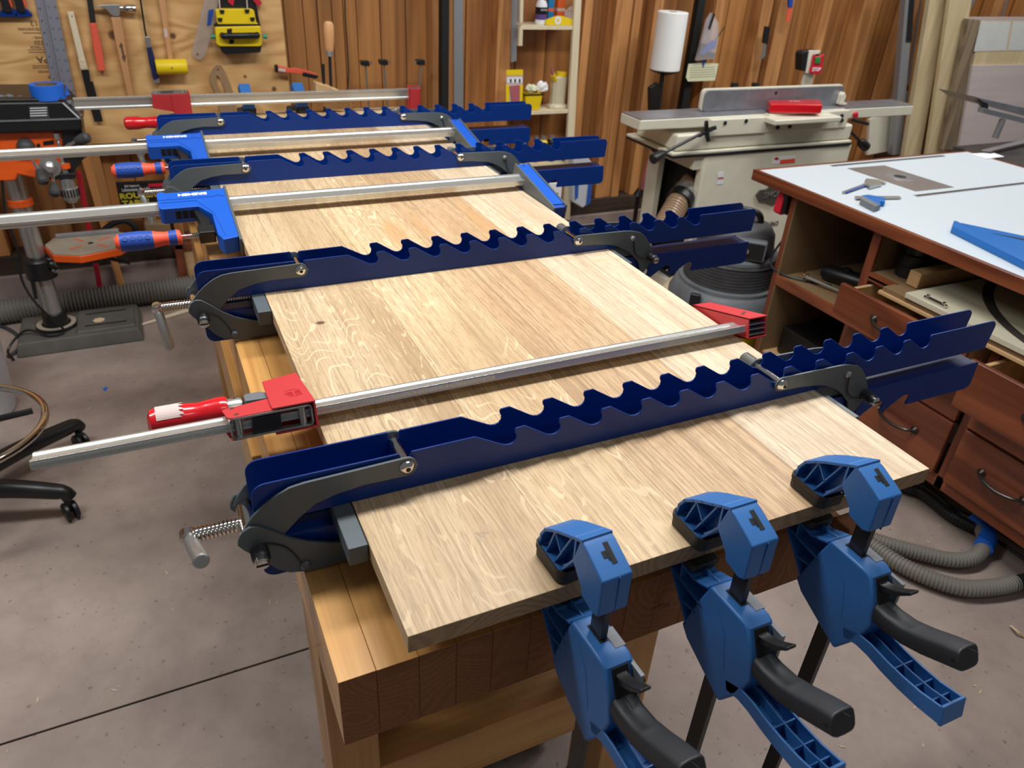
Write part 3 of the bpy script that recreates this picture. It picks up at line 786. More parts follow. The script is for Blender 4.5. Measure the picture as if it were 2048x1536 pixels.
# ------------------------------------------------------------------ bright blue bar clamps
def blue_clamp(label):
    c = thing('bar_clamp', label, 'clamp', group='blue-headed bar clamps')
    bm = nb(); bar_shape(bm, -0.60, 0.708, 0.037, 0.013); b = part('bar', bm, 'zinc', c, bevel=0.0004, seg=1)
    bm = nb(); bar_teeth(bm, -0.60, -0.13, -0.0183, 0.006, 0.0022); part('bar_serrations', bm, 'zinc', b, kind='stuff')
    # local -y is the jaw side
    T = 0.018
    hd = [(-0.142, 0.004), (-0.142, 0.030), (-0.134, 0.040), (-0.122, 0.032), (-0.014, 0.034), (-0.006, 0.040), (-0.006, -0.165), (-0.036, -0.172), (-0.044, -0.150), (-0.044, -0.070), (-0.066, -0.034), (-0.136, -0.034), (-0.142, -0.028)]
    sj = part('sliding_jaw', pz(hd, XY, -T, T), 'bblue', c, bevel=0.002)
    rim = [(-0.136, 0.006), (-0.104, 0.004), (-0.030, 0.006), (-0.024, 0.012), (-0.014, 0.012)]
    bm = nb(); strip(bm, [(-0.139, 0.003), (-0.126, 0.001), (-0.122, 0.005), (-0.116, 0.001), (-0.030, 0.002), (-0.024, 0.008), (-0.018, 0.002), (-0.010, 0.001)], 0.0012, XY, T, T + 0.0008)
    strip(bm, [(-0.136, -0.010), (-0.068, -0.010), (-0.040, -0.066), (-0.030, -0.155)], 0.0012, XY, T, T + 0.0008); part('raised_seam', bm, 'bblue2', sj)
    for k in range(3): part('window_slot', bxm(-0.112 + k * 0.013, -0.101 + k * 0.013, -0.0345, -0.030, -0.008, 0.010), 'blackmat', sj)
    part('trigger', pz([(-0.078, -0.030), (-0.070, -0.028), (-0.050, -0.070), (-0.052, -0.104), (-0.072, -0.104), (-0.070, -0.080)], XY, -0.010, 0.009), 'black', c, bevel=0.002)
    part('soft_pad', bxm(-0.0065, -0.001, -0.178, 0.046, -T - 0.001, T + 0.001), 'grey', c, bevel=0.0015)
    text('maker_name', 'BREMEN', 0.0135, 'white', sj, basis((-0.072, 0.018, T + 0.0003), (-1, 0, 0), (0, -1, 0)), 0.0003, bold=0.0006, sx=1.15)
    part('stop_pin', lathem([(0, 0.004), (0.004, 0.0065), (0.010, 0.0065), (0.014, 0.003)], (-0.158, -0.012, -0.016), (0, -0.3, 1), 14), 'chrome', c)
    yy = -0.118
    part('screw', thread((-0.118, yy, 0), (-0.044, yy, 0), 0.0058, 0.0034, 12), 'chrome', c)
    part('collar', bxm(-0.078, -0.046, yy - 0.014, yy + 0.016, -0.013, 0.014), 'black', c, bevel=0.003)
    P0 = (-0.232, yy, 0)
    prof = [(0, 0), (0.001, 0.010), (0.008, 0.0165), (0.022, 0.0185), (0.045, 0.0190), (0.066, 0.0175), (0.080, 0.0145), (0.092, 0.0128), (0.104, 0.0145), (0.114, 0.0155), (0.120, 0.0135), (0.122, 0.008)]

    def seg_(a, b):
        r = lambda s: next(p[1] + (q[1] - p[1]) * (s - p[0]) / (q[0] - p[0]) for p, q in zip(prof, prof[1:]) if p[0] <= s <= q[0])
        return [(a, r(a))] + [p for p in prof if a < p[0] < b] + [(b, r(b))]
    hn = part('handle', lathem(seg_(0.010, 0.070), P0, (1, 0, 0), 26), 'bblue2', c, label='blue and orange moulded handle')
    part('handle_band', lathem(seg_(0, 0.010), P0, (1, 0, 0), 26), 'orange', hn); part('handle_band', lathem(seg_(0.070, 0.098), P0, (1, 0, 0), 26), 'orange', hn)
    part('handle_band', lathem(seg_(0.098, 0.113), P0, (1, 0, 0), 26), 'bblue2', hn); part('handle_band', lathem(seg_(0.113, 0.122), P0, (1, 0, 0), 26), 'orange', hn)
    bm = nb()
    for k in range(4):
        lathe(bm, [(0, 0.0048), (0.0009, 0.0042), (0.0010, 0.0)], (-0.212 + k * 0.0135, yy - 0.012, 0.0138), (0, -0.65, 0.76), 10)
    part('grip_dimple', bm, 'bblue2', hn)
    # fixed jaw
    fx = [(0.702, 0.046), (0.732, 0.046), (0.732, -0.150), (0.724, -0.168), (0.702, -0.178)]
    fj = part('fixed_jaw', bxm(0.7075, 0.738, -0.160, 0.046, -T + 0.003, T - 0.001), 'bblue', c, bevel=0.001)
    part('soft_pad', bxm(0.7015, 0.7072, -0.180, 0.050, -T - 0.001, T + 0.001), 'grey', c, bevel=0.0015)
    part('outer_flange', bxm(0.738, 0.7425, -0.172, 0.050, -T, T + 0.001), 'grey', fj, bevel=0.0012)
    part('end_block', bxm(0.7075, 0.738, -0.172, -0.150, -T, T - 0.004), 'bblue2', fj, bevel=0.001)
    part('jaw_screw', lathem([(0, 0.0025), (0.0006, 0.0025)], (0.722, 0.036, T - 0.001), (0, 0, 1), 10), 'black', fj)
    return c


c1 = blue_clamp('bar clamp with bright blue heads, nearer of the two, between second and third panel clamps')
c1.location = (0, 1.230, 0.955); c1.rotation_euler = (0.20, 0, 0.0)
c2 = copy_tree(c1); c2.location = (0, 1.715, 0.962); c2['label'] = 'bar clamp with bright blue heads, farther of the two, between third and fourth panel clamps'

# far red clamp stands on edge on the panel, jaws pointing down
r2 = copy_tree(r1); r2['label'] = 'far bar clamp standing upright at the rear end of the panel, red jaws pointing down'
r2.location = (0.0, 2.13, 0.985); r2.rotation_euler = (-1.42, 0, 0)

r2.location = (0.006, 2.17, 0.987)

# ------------------------------------------------------------------ trigger clamps on the panel ends
UZ = lambda p, q, h: Vector((h, -p, q))


def trigger_clamp(label, group='blue trigger clamps on the front edge'):
    c = thing('trigger_clamp', label, 'clamp', group=group)
    Wd = 0.034; t = 0.0022
    # z is measured from the panel's upper face
    # head: solid nose plus a webbed arm
    nose = [(0.065, 0.049), (0.074, 0.083), (0.083, 0.081), (0.108, 0.070), (0.1155, 0.066), (0.1165, 0.022), (0.108, 0.0175), (0.086, 0.022), (0.084, 0.030)]
    hd = part('head', pz(nose, UZ, 0, Wd), 'trigblue', c, bevel=0.0022, seg=3)
    bm = nb()
    arch = [(0.003, 0.016), (0.004, 0.030), (0.011, 0.042), (0.024, 0.052), (0.037, 0.0605), (0.052, 0.069), (0.064, 0.076), (0.076, 0.0825)]
    strip(bm, arch, 0.0035, UZ, 0, Wd)
    box(bm, 0.001, Wd - 0.001, -0.044, -0.005, 0.0125, 0.0155)
    part('arm', bm, 'trigblue', hd, bevel=0.0006, seg=2)
    bm = nb(); inner = [(0.004, 0.016), (0.005, 0.030), (0.011, 0.041), (0.037, 0.059), (0.066, 0.076), (0.067, 0.048), (0.046, 0.016)]
    prism(bm, inner, UZ, Wd * 0.5 - 0.001, Wd * 0.5 + 0.001)
    part('web', bm, 'trigblue', hd)
    bm = nb()
    strip(bm, [(0.066, 0.078), (0.0665, 0.050), (0.044, 0.014)], t * 1.1, UZ, 0.0006, Wd - 0.0006)
    for a, b in (((0.028, 0.053), (0.016, 0.016)), ((0.028, 0.053), (0.043, 0.036)), ((0.058, 0.071), (0.032, 0.015)), ((0.049, 0.026), (0.068, 0.050))):
        strip(bm, [a, b], t * 0.8, UZ, 0.0015, Wd - 0.0015)
    part('rib', bm, 'trigblue', hd)
    # slot in the head with the end of the bar showing; the top slopes, so the pieces follow it
    f = lambda u: 0.081 - (u - 0.083) * 0.44 + 0.0003
    def deck(u0, u1, x0, x1, dz, mat, name):
        b_ = nb(); prism(b_, [(u0, f(u0) + dz), (u1, f(u1) + dz), (u1, f(u1) + dz - 0.0006), (u0, f(u0) + dz - 0.0006)], UZ, x0, x1); return part(name, b_, mat, hd)
    deck(0.084, 0.104, 0.018, 0.0235, 0.0003, 'blackmat', 'bar_slot'); deck(0.091, 0.0975, 0.0125, 0.018, 0.0003, 'blackmat', 'bar_slot'); deck(0.092, 0.100, 0.0165, 0.0195, 0.0006, 'darksteel', 'bar_end')
    part('seam', bxm(Wd * 0.55, Wd * 0.55 + 0.0004, -0.1168, -0.108, 0.020, 0.066), 'bblue2', hd)
    # pad
    pad = nb(); pts = rounded(-0.001, Wd + 0.005, -0.052, 0.003, 0.009, 4)
    prism(pad, [(x - 0.002, y) for x, y in pts], XY, 0.0003, 0.0125); part('pad', pad, 'rubber', c, bevel=0.002)
    bm = nb(); ppts = [(x - 0.002, y) for x, y in pts]; strip(bm, ppts + [ppts[0]], 0.0018, XY, 0.0125, 0.019); part('pad_lip', bm, 'rubber', c)
    # flat steel bar
    part('bar', bxm(0.0130, 0.0205, -0.111, -0.091, -0.62, 0.060), 'darksteel', c, bevel=0.0008)
    # body
    body = [(0.077, -0.0245), (0.064, -0.062), (0.0495, -0.112), (0.062, -0.124), (0.100, -0.141), (0.129, -0.1535), (0.150, -0.116), (0.159, -0.082), (0.152, -0.055), (0.1385, -0.027), (0.131, -0.0235), (0.120, -0.0235)]
    bo = part('body', pz(body, UZ, 0, Wd), 'trigblue', c, bevel=0.0035, seg=3)
    bm = nb(); strip(bm, [(0.094, -0.038), (0.112, -0.060), (0.124, -0.104)], 0.0012, UZ, -0.0004, 0.001); part('raised_line', bm, 'trigblue', bo)
    part('steel_insert', bxm(0.0220, 0.0338, -0.124, -0.100, -0.026, -0.0229), 'vacgrey', bo)
    part('bar_opening', bxm(0.0115, 0.0220, -0.113, -0.089, -0.026, -0.0230), 'blackmat', bo)
    part('steel_insert', bxm(0.0300, 0.0343, -0.157, -0.135, -0.095, -0.030), 'vacgrey', bo)
    # release lever
    lev = [(0.130, -0.034), (0.146, -0.0335), (0.156, -0.030), (0.166, -0.0235), (0.178, -0.0135), (0.179, -0.0175), (0.168, -0.0290), (0.156, -0.038), (0.146, -0.0435), (0.132, -0.048)]
    part('release_lever', pz(lev, UZ, 0.011, 0.024), 'black', c, bevel=0.0014)
    part('lever_slot', pz([(0.1405, -0.028), (0.1545, -0.056), (0.150, -0.060), (0.136, -0.030)], UZ, 0.008, 0.026), 'blackmat', bo)
    # lower jaw reaching back under the panel
    bm = nb()
    strip(bm, [(0.074, -0.030), (0.050, -0.040), (0.030, -0.036), (0.014, -0.032)], 0.003, UZ, 0, Wd)
    strip(bm, [(0.014, -0.032), (0.012, -0.056), (0.040, -0.086), (0.056, -0.106)], 0.003, UZ, 0, Wd)
    strip(bm, [(0.012, -0.056), (0.045, -0.060), (0.074, -0.062)], 0.0024, UZ, 0, Wd)
    strip(bm, [(0.028, -0.034), (0.030, -0.058)], 0.0022, UZ, 0.001, Wd - 0.001); strip(bm, [(0.036, -0.084), (0.066, -0.078)], 0.0024, UZ, 0, Wd)
    prism(bm, [(0.014, -0.032), (0.074, -0.028), (0.066, -0.110), (0.056, -0.106), (0.012, -0.056)], UZ, 0.016, 0.018)
    part('lower_jaw', bm, 'trigblue', c, bevel=0.0005, seg=1)
    bm = nb(); prism(bm, [(x - 0.001, y) for x, y in rounded(0, Wd + 0.003, -0.050, 0.004, 0.008, 4)], XY, -0.033, -0.0235); part('lower_pad', bm, 'rubber', c, bevel=0.002)
    # squeeze handle, dark; a padded finger lofted along a curve
    ctr = [(0.140, -0.062), (0.152, -0.067), (0.168, -0.0675), (0.190, -0.0635), (0.212, -0.054), (0.234, -0.042), (0.252, -0.033)]
    hh = [0.012, 0.012, 0.012, 0.0122, 0.0128, 0.0132, 0.0128]
    secs = []
    for i, (u, z) in enumerate(ctr):
        a = ctr[max(0, i - 1)]; b = ctr[min(len(ctr) - 1, i + 1)]; d = Vector((b[0] - a[0], b[1] - a[1])).normalized(); n = Vector((-d.y, d.x))
        ww = 0.0150 - (0.002 if i == 0 else 0); r = hh[i]; s_ = []
        for k in range(16):
            an = 2 * PI * k / 16; cx_ = math.copysign(abs(math.cos(an)) ** 0.55, math.cos(an)) * ww; cz_ = math.copysign(abs(math.sin(an)) ** 0.55, math.sin(an)) * r
            s_.append(Vector((Wd / 2 + cx_, -(u + n.x * cz_), z + n.y * cz_)))
        secs.append(s_)
    bm = nb(); loft(bm, secs); hb = part('squeeze_handle', bm, 'softgrip', c, bevel=0.002, angle=60)
    bm = nb(); tube(bm, [Vector((Wd / 2, -(u + 0.004), z + r + 0.0002)) for (u, z), r in zip(ctr[1:], hh[1:])], 0.0004, 5); part('mould_line', bm, 'softgrip', hb)
    part('rivet_hole', cylm((0.0016, -0.246, -0.036), (0.003, -0.246, -0.036), 0.0022, seg=10), 'blackmat', hb)
    # fixed blue handle: open channel with ribs
    cl2 = [(0.132, -0.120), (0.150, -0.112), (0.168, -0.1105), (0.190, -0.1125), (0.212, -0.1125), (0.236, -0.1105), (0.262, -0.105)]
    hf = [0.007, 0.0085, 0.009, 0.0095, 0.010, 0.0105, 0.0115]
    P_ = []
    for i, (u, z) in enumerate(cl2):
        a = cl2[max(0, i - 1)]; b = cl2[min(len(cl2) - 1, i + 1)]; d = Vector((b[0] - a[0], b[1] - a[1])).normalized(); P_.append((u, z, Vector((-d.y, d.x)), hf[i]))
    bm = nb()
    topo = [(u + n.x * h_, z + n.y * h_) for u, z, n, h_ in P_]; boto = [(u - n.x * h_, z - n.y * h_) for u, z, n, h_ in P_]
    side = topo + boto[::-1]
    prism(bm, side, UZ, 0, 0.0028); prism(bm, side, UZ, Wd - 0.0028, Wd)
    for k in range(len(boto) - 1): prism(bm, [boto[k], boto[k + 1], (boto[k + 1][0] - P_[k + 1][2].x * -0.003, boto[k + 1][1] + 0.003), (boto[k][0] - P_[k][2].x * -0.003, boto[k][1] + 0.003)], UZ, 0.001, Wd - 0.001)
    strip(bm, [topo[-1], boto[-1]], 0.004, UZ, 0, Wd)
    fh = part('fixed_handle', bm, 'trigblue', c, bevel=0.0012)
    bm = nb()
    for k in range(len(P_) - 1):
        a, b = P_[k], P_[k + 1]
        prism(bm, [(a[0] + a[2].x * (a[3] - 0.002), a[1] + a[2].y * (a[3] - 0.002)), (b[0] + b[2].x * (b[3] - 0.002), b[1] + b[2].y * (b[3] - 0.002)), (b[0], b[1] - b[3] + 0.004), (a[0], a[1] - a[3] + 0.004)], UZ, Wd / 2 - 0.0008, Wd / 2 + 0.0008)
    for u_, z_ in ((0.200, -0.1125), (0.226, -0.1115), (0.246, -0.109)): strip(bm, [(u_, z_ + 0.007), (u_, z_ - 0.007)], 0.0013, UZ, 0.001, Wd - 0.001)
    part('rib', bm, 'trigblue', fh)
    return c


t1 = trigger_clamp('blue trigger clamp nearest the left corner of the panel\'s front edge'); t1.location = (0.160, 0.053, 0.93)
t2 = copy_tree(t1); t2.location = (0.324, 0.038, 0.93); t2['label'] = 'middle one of the three blue trigger clamps on the front edge'
t3 = copy_tree(t1); t3.location = (0.503, 0.042, 0.93); t3['label'] = 'blue trigger clamp nearest the right corner of the panel\'s front edge'
for ang, tt in ((-0.02, t3), (0.03, t1)): tt.rotation_euler = (0, 0, ang)
for x, lab in ((0.197, 'left one of the two blue trigger clamps holding the rear end of the panel'), (0.368, 'right one of the two blue trigger clamps holding the rear end of the panel')):
    c = copy_tree(t1); c.location = (x, 2.190, 0.93); c.rotation_euler = (0, 0, PI); c['label'] = lab; c['group'] = 'blue trigger clamps on the rear edge'

# wooden handscrew on the rear edge
hs = thing('handscrew_clamp', 'wooden handscrew clamp standing on the rear right of the panel', 'clamp', (0.49, 2.21, 0.93))
Y0 = 2.25
j1 = nb(); P = [(2.215, 0.905), (2.47, 0.905), (2.47, 0.935), (2.215, 0.925)]
jaw = lambda bm, z0, z1: prism(bm, [(Y0 - 0.02, z0), (Y0 + 0.02, z0 + 0.045), (Y0 + 0.22, z1), (Y0 + 0.22, z0)], lambda p, q, h: Vector((h, p, q)), 0.455, 0.505)
bm = nb(); prism(bm, hits([(631, 165), (658, 172), (696, 190), (706, 212), (696, 224), (662, 221), (633, 205)], 1, 2.19), XZ, 2.19, 2.235); part('jaw', bm, 'ply', hs, bevel=0.003)
bm = nb(); box(bm, 0.43, 0.56, 2.19, 2.235, 0.86, 0.905); part('jaw', bm, 'beech', hs, bevel=0.003)
a = hit(664, 235, 1, 2.212); b = hit(657, 45, 1, 2.212)
part('spindle', cylm(a, a.lerp(b, 0.74), 0.0052, seg=12), 'darksteel', hs)
part('ferrule', cylm(a.lerp(b, 0.66), a.lerp(b, 0.715), 0.0125, 0.0135, seg=18), 'steel', hs)
part('handle', lathem([(0, 0.012), (0.01, 0.0145), (0.05, 0.0165), (0.078, 0.0165), (0.088, 0.012), (0.091, 0)], a.lerp(b, 0.71), b - a, 20), 'beech', hs)
part('spindle', cylm(hit(650, 225, 1, 2.212), hit(646, 128, 1, 2.212), 0.0052, seg=12), 'darksteel', hs)

# ------------------------------------------------------------------ hand tools on the plywood
YT = 3.0


def tri(p, q, r): return None


# spring clamps top left
for i, (dx, lab) in enumerate(((0, 'left one of the three dark spring clamps at the top left'), (31, 'middle one of the three dark spring clamps at the top left'), (59, 'right one of the three dark spring clamps at the top left'))):
    o = thing('spring_clamp', lab, 'clamp', tuple(wp(-10 + dx, 20, YT)), 'spring clamps hung on the plywood')
    X = -24 + dx + 4
    part('foot', wpoly([(X - 8, 18), (X + 14, 18), (X + 25, 28), (X + 25, 34), (X - 6, 35), (X - 10, 30)], YT, 0.02), 'navy', o, bevel=0.003)
    part('lever', wpoly([(X - 20, -30), (X - 4, -30), (X + 12, 24), (X + 2, 26), (X - 6, 20)], YT - 0.012, 0.014), 'black', o, bevel=0.003)
    part('grip', wpoly([(X - 2, -20), (X + 5, -20), (X + 15, 14), (X + 11, 16)], YT - 0.002, 0.012), 'orangetool', o, bevel=0.002)

sq = thing('framing_ruler', 'long grey aluminium ruler stamped with numbers, nearest the blue tape roll', 'ruler', tuple(wp(120, 150, 3.01)))
part('blade', wpoly([(82, -30), (105, -30), (163, 250), (140, 255)], 3.012, 0.003), 'ruler', sq)
sq2 = thing('framing_ruler', 'slimmer aluminium ruler hung partly behind the wide ruler', 'ruler', tuple(wp(90, 100, 3.02)))
part('blade', wpoly([(64, -30), (84, -30), (135, 235), (118, 238)], 3.019, 0.003), 'ruler', sq2)


def ruler_marks(o, P, Q, W0, n, Y, start):
    """numbers and ticks along a hanging rule from picture point P to Q"""
    A = wp(*P, Y); B = wp(*Q, Y); d = (B - A).normalized(); nrm = Vector((d.z, 0, -d.x))
    if nrm.x < 0: nrm = -nrm
    bm = nb()
    for i in range(n * 4):
        c = A.lerp(B, (i + .5) / (n * 4)); L = 0.006 if i % 4 == 0 else 0.003
        for s_ in (0, W0):
            e = c + nrm * s_; f_ = e + nrm * (L if s_ == 0 else -L)
            v = [bm.verts.new(p) for p in (e, f_, f_ + d * 0.0008, e + d * 0.0008)]; bm.faces.new(v)
    part('scale_marks', bm, 'ink', o)
    for i in range(n):
        c = A.lerp(B, (i + 0.5) / n)
        for s_ in (0.010, W0 - 0.012):
            text('number', str(start - i if s_ > 0.012 else n - i), 0.010, 'ink', o, basis(c + nrm * s_, nrm, -d), 0.0002)


ruler_marks(sq, (83, -20), (140, 250), 0.044, 13, 3.0115, 28)
ruler_marks(sq2, (65, -20), (118, 235), 0.022, 11, 3.0185, 18)

sw = thing('pull_saw', 'Japanese pull saw with pale bamboo-wrapped handle hanging blade down', 'saw', tuple(wp(140, 60, YT)))
part('blade', wpoly([(162, 140), (178, 140), (181, 163), (186, 163), (206, 243), (189, 244), (176, 200)], YT + 0.008, 0.0015), 'darksteel', sw)
hn = part('handle', wpoly([(134, 24), (147, 23), (170, 118), (176, 139), (162, 141), (157, 120)], YT, 0.014), 'lightwood', sw, bevel=0.003)
for k in range(6):
    y = 119 + k * 3.2; x = 157 + k * 0.8
    part('wrapping', wpoly([(x - 0.6, y), (x + 13.5, y - 0.4), (x + 14, y + 2.3), (x, y + 2.6)], YT - 0.0015, 0.017), 'lightwood', hn)
part('hang_hole', cylm(wp(144, 32.5, YT - 0.0003), wp(144, 32.5, YT + 0.003), 0.0022, seg=12), 'blackmat', hn)

ax = thing('hatchet', 'tool handle in black with a coral rubber grip, hanging beside the claw hammer', 'hand tool', tuple(wp(195, 60, YT)))
part('shaft', wpoly([(171, -20), (183, -20), (192, 46), (180, 47)], YT, 0.016), 'darkhandle', ax, bevel=0.003)
part('grip', wpoly([(179, 46), (192, 46), (203, 95), (211, 142), (196, 143), (187, 100)], YT - 0.003, 0.022), 'orangetool', ax, bevel=0.004)

hm = thing('claw_hammer', 'claw hammer with steel head and hickory handle printed with an arrow badge', 'hammer', tuple(wp(240, 20, YT)))
hd = part('head', wpoly([(186, 15), (200, 10), (225, 8.5), (240, 9), (240, 28), (238, 33), (230, 34), (222, 30), (212, 19), (200, 14)], YT - 0.012, 0.02), 'steel', hm, bevel=0.003)
A = wp(240, 16, YT - 0.002); B = wp(266, 17, YT - 0.002)
part('face', lathem([(0, 0.010), (0.010, 0.008), (0.018, 0.014), (0.045, 0.0155), (0.052, 0.0145), (0.054, 0.012)], A, B - A, 20), 'chrome', hd)
hh_ = part('handle', wpoly([(221, 34), (241, 34), (248, 70), (256, 130), (268, 200), (258, 205), (246, 150), (232, 90)], YT - 0.008, 0.018), 'beech', hm, bevel=0.004)
part('arrow_print', wpoly([(241, 84), (247, 92), (245, 93), (249, 110), (252, 111), (250, 126), (243, 114), (245, 113), (241, 95), (238, 95)], YT - 0.0085, 0.0006), 'ink', hh_)

fi = thing('long_file', 'thin blackened file with a navy handle hanging point up', 'file', tuple(wp(290, 60, YT)))
part('rod', tubem([wp(278, -20, YT), wp(284, 20, YT), wp(290, 60, YT), wp(293, 76, YT)], 0.0035, 8), 'darksteel', fi)
part('ferrule', wpoly([(289, 73), (300, 73), (303, 94), (293, 96)], YT - 0.008, 0.016), 'steel', fi, bevel=0.003)
part('handle', wpoly([(293, 94), (303, 93), (312, 125), (318, 158), (307, 162), (298, 125)], YT - 0.009, 0.018), 'navyhandle', fi, bevel=0.004)
part('end_cap', wpoly([(305, 158), (318, 156), (321, 166), (308, 168)], YT - 0.008, 0.016), 'steel', fi, bevel=0.003)

ma = thing('mallet', 'dead-blow mallet with a yellow cylindrical head and wooden handle', 'mallet', tuple(wp(342, 130, YT)))
part('handle', wpoly([(313, -20), (328, -20), (336, 50), (346, 119), (336, 120), (325, 50)], YT - 0.004, 0.014), 'beech', ma, bevel=0.003)
part('label', wpoly([(327, 57), (333, 56), (336, 74), (329, 75)], YT - 0.0048, 0.0006), 'sticker', ma)
A = wp(312, 134, YT - 0.015); B = wp(374, 133, YT - 0.015)
part('head', lathem([(0, 0.026), (0.003, 0.028), ((B - A).length - 0.003, 0.028), ((B - A).length, 0.026)], A, B - A, 28), 'yellow', ma)
part('screw', cylm(wp(344, 136, YT - 0.044), wp(344, 136, YT - 0.04), 0.003, seg=8), 'bronze', ma)

ru = thing('acrylic_guide', 'clear acrylic guide bar with a blue smear hanging by the yellow jig', 'guide', tuple(wp(410, 60, YT)))
part('bar', wpoly([(412, -20), (438, -20), (441, 20), (410, 112), (402, 120), (392, 118), (385, 110), (384, 100), (404, 20)], YT + 0.01, 0.006), 'clearacr', ru, bevel=0.001)
part('marking', wpoly([(417, 20), (428, 18), (422, 50), (414, 52)], YT + 0.009, 0.0006), 'bblue2', ru)
part('nail', cylm(wp(395, 108, YT + 0.005), wp(395, 108, YT + 0.012), 0.003, seg=8), 'bronze', ru)

jg = thing('router_jig', 'yellow and black mortising jig with a black bar handle and green knobs', 'jig', tuple(wp(480, 60, YT)))
part('back_plate', wpoly([(440, -20), (508, -20), (520, 48), (432, 48)], YT + 0.005, 0.02), 'black', jg, bevel=0.003)
for q in ([(456, -10), (470, -6), (466, 12), (456, 4)], [(502, -4), (514, -8), (524, 6), (518, 14)]): part('clip', wpoly(q, YT - 0.002, 0.008), 'redprint', jg)
uy = part('upper_shell', wpoly([(431, 20), (440, 18), (501, 18), (508, 20), (513, 45), (518, 49), (436, 49), (434, 44)], YT - 0.03, 0.035), 'yellow', jg, bevel=0.004)
part('lower_shell', wpoly([(430, 54), (521, 52), (524, 90), (520, 93), (440, 93), (433, 88)], YT - 0.04, 0.045), 'yellow', jg, bevel=0.004)
part('divider', wpoly([(428, 49), (521, 48), (521, 53), (430, 54)], YT - 0.032, 0.03), 'blackmat', jg)
part('base', wpoly([(438, 92), (524, 91), (521, 105), (452, 109), (446, 106)], YT - 0.034, 0.04), 'black', jg, bevel=0.003)
A = wp(446, 72, YT - 0.065); B = wp(516, 71, YT - 0.065)
part('bar_handle', tubem([A + Vector((0, 0.022, 0)), A + Vector((0.002, 0.004, 0)), A + Vector((0.012, 0, 0)), B - Vector((0.012, 0, 0)), B + Vector((-0.002, 0.004, 0)), B + Vector((0, 0.022, 0))], 0.0115, 10), 'black', jg)
for x, y in ((444, 23), (494, 22), (440, 39), (505, 38)): part('corner_latch', wpoly([(x - 5, y - 3), (x + 5, y - 3), (x + 4, y + 4), (x - 3, y + 4)], YT - 0.036, 0.008), 'black', uy)
for x in (426, 530): part('knob', cylm(wp(x, 73, YT - 0.02) - Vector((0.008, 0, 0)), wp(x, 73, YT - 0.02) + Vector((0.008, 0, 0)), 0.008, seg=10), 'teal', jg)
part('label_panel', wpoly([(454, 58), (464, 57), (464, 66), (454, 67)], YT - 0.0408, 0.001), 'blackmat', jg)
part('label_panel', wpoly([(458, 79), (468, 79), (468, 87), (459, 88)], YT - 0.0408, 0.001), 'blackmat', jg)
for x in (437, 492): part('hanging_cord', tubem([wp(x, -20, YT), wp(x + 3, 20, YT - 0.032)], 0.0022, 6), 'sticker', jg)

tm = thing('saw_handle_template', 'brown hardboard saw-handle template with a long slot', 'template', tuple(wp(440, 160, YT)))
o_ = [(433, 131), (442, 131), (449, 142), (460, 168), (470, 200), (472, 240), (440, 240), (437, 205), (428, 178), (420, 165), (420, 150), (425, 139)]
i_ = [(433, 150), (440, 156), (448, 174), (454, 196), (455, 206), (447, 206), (440, 188), (433, 168)]
bm = nb(); Ov = hits(o_, 1, YT + 0.015); Iv = hits(i_, 1, YT + 0.015)
import mathutils.geometry as mg
loops = [[Vector((x, z, 0)) for x, z in Ov], [Vector((x, z, 0)) for x, z in Iv]]
allv = loops[0] + loops[1]
tris = mg.tessellate_polygon(loops)
va = [bm.verts.new((v.x, YT + 0.015, v.y)) for v in allv]; vb_ = [bm.verts.new((v.x, YT + 0.021, v.y)) for v in allv]
for t_ in tris: bm.faces.new([va[i] for i in t_]); bm.faces.new([vb_[i] for i in t_][::-1])
for L0, n_ in ((0, len(Ov)), (len(Ov), len(Iv))):
    for i in range(n_): a, b = L0 + i, L0 + (i + 1) % n_; bm.faces.new((va[a], vb_[a], vb_[b], va[b]))
part('board', bm, 'template', tm)
part('nail', cylm(wp(436, 139, YT + 0.012), wp(436, 139, YT + 0.016), 0.0025, seg=8), 'bronze', tm)

oc = thing('quick_clamp', 'coral and black one-hand clamp hanging sideways at the plywood edge', 'clamp', tuple(wp(590, 140, YT)))
part('end_pad', wpoly([(550, 131), (556, 130), (556, 146), (551, 145)], YT - 0.02, 0.025), 'black', oc, bevel=0.002)
part('jaw', wpoly([(555, 132), (580, 137), (592, 136), (607, 140), (607, 149), (588, 147), (575, 146), (556, 143)], YT - 0.018, 0.02), 'orangetool', oc, bevel=0.003)
part('printed_strip', wpoly([(557, 136), (571, 138), (571, 144), (557, 142)], YT - 0.0188, 0.001), 'sticker', oc)
part('grip_end', wpoly([(606, 139), (632, 147), (636, 152), (607, 146)], YT - 0.017, 0.018), 'orangetool', oc, bevel=0.002)
part('soft_grip', wpoly([(606, 144), (636, 151), (637, 156), (630, 158), (606, 153)], YT - 0.02, 0.022), 'black', oc, bevel=0.003)

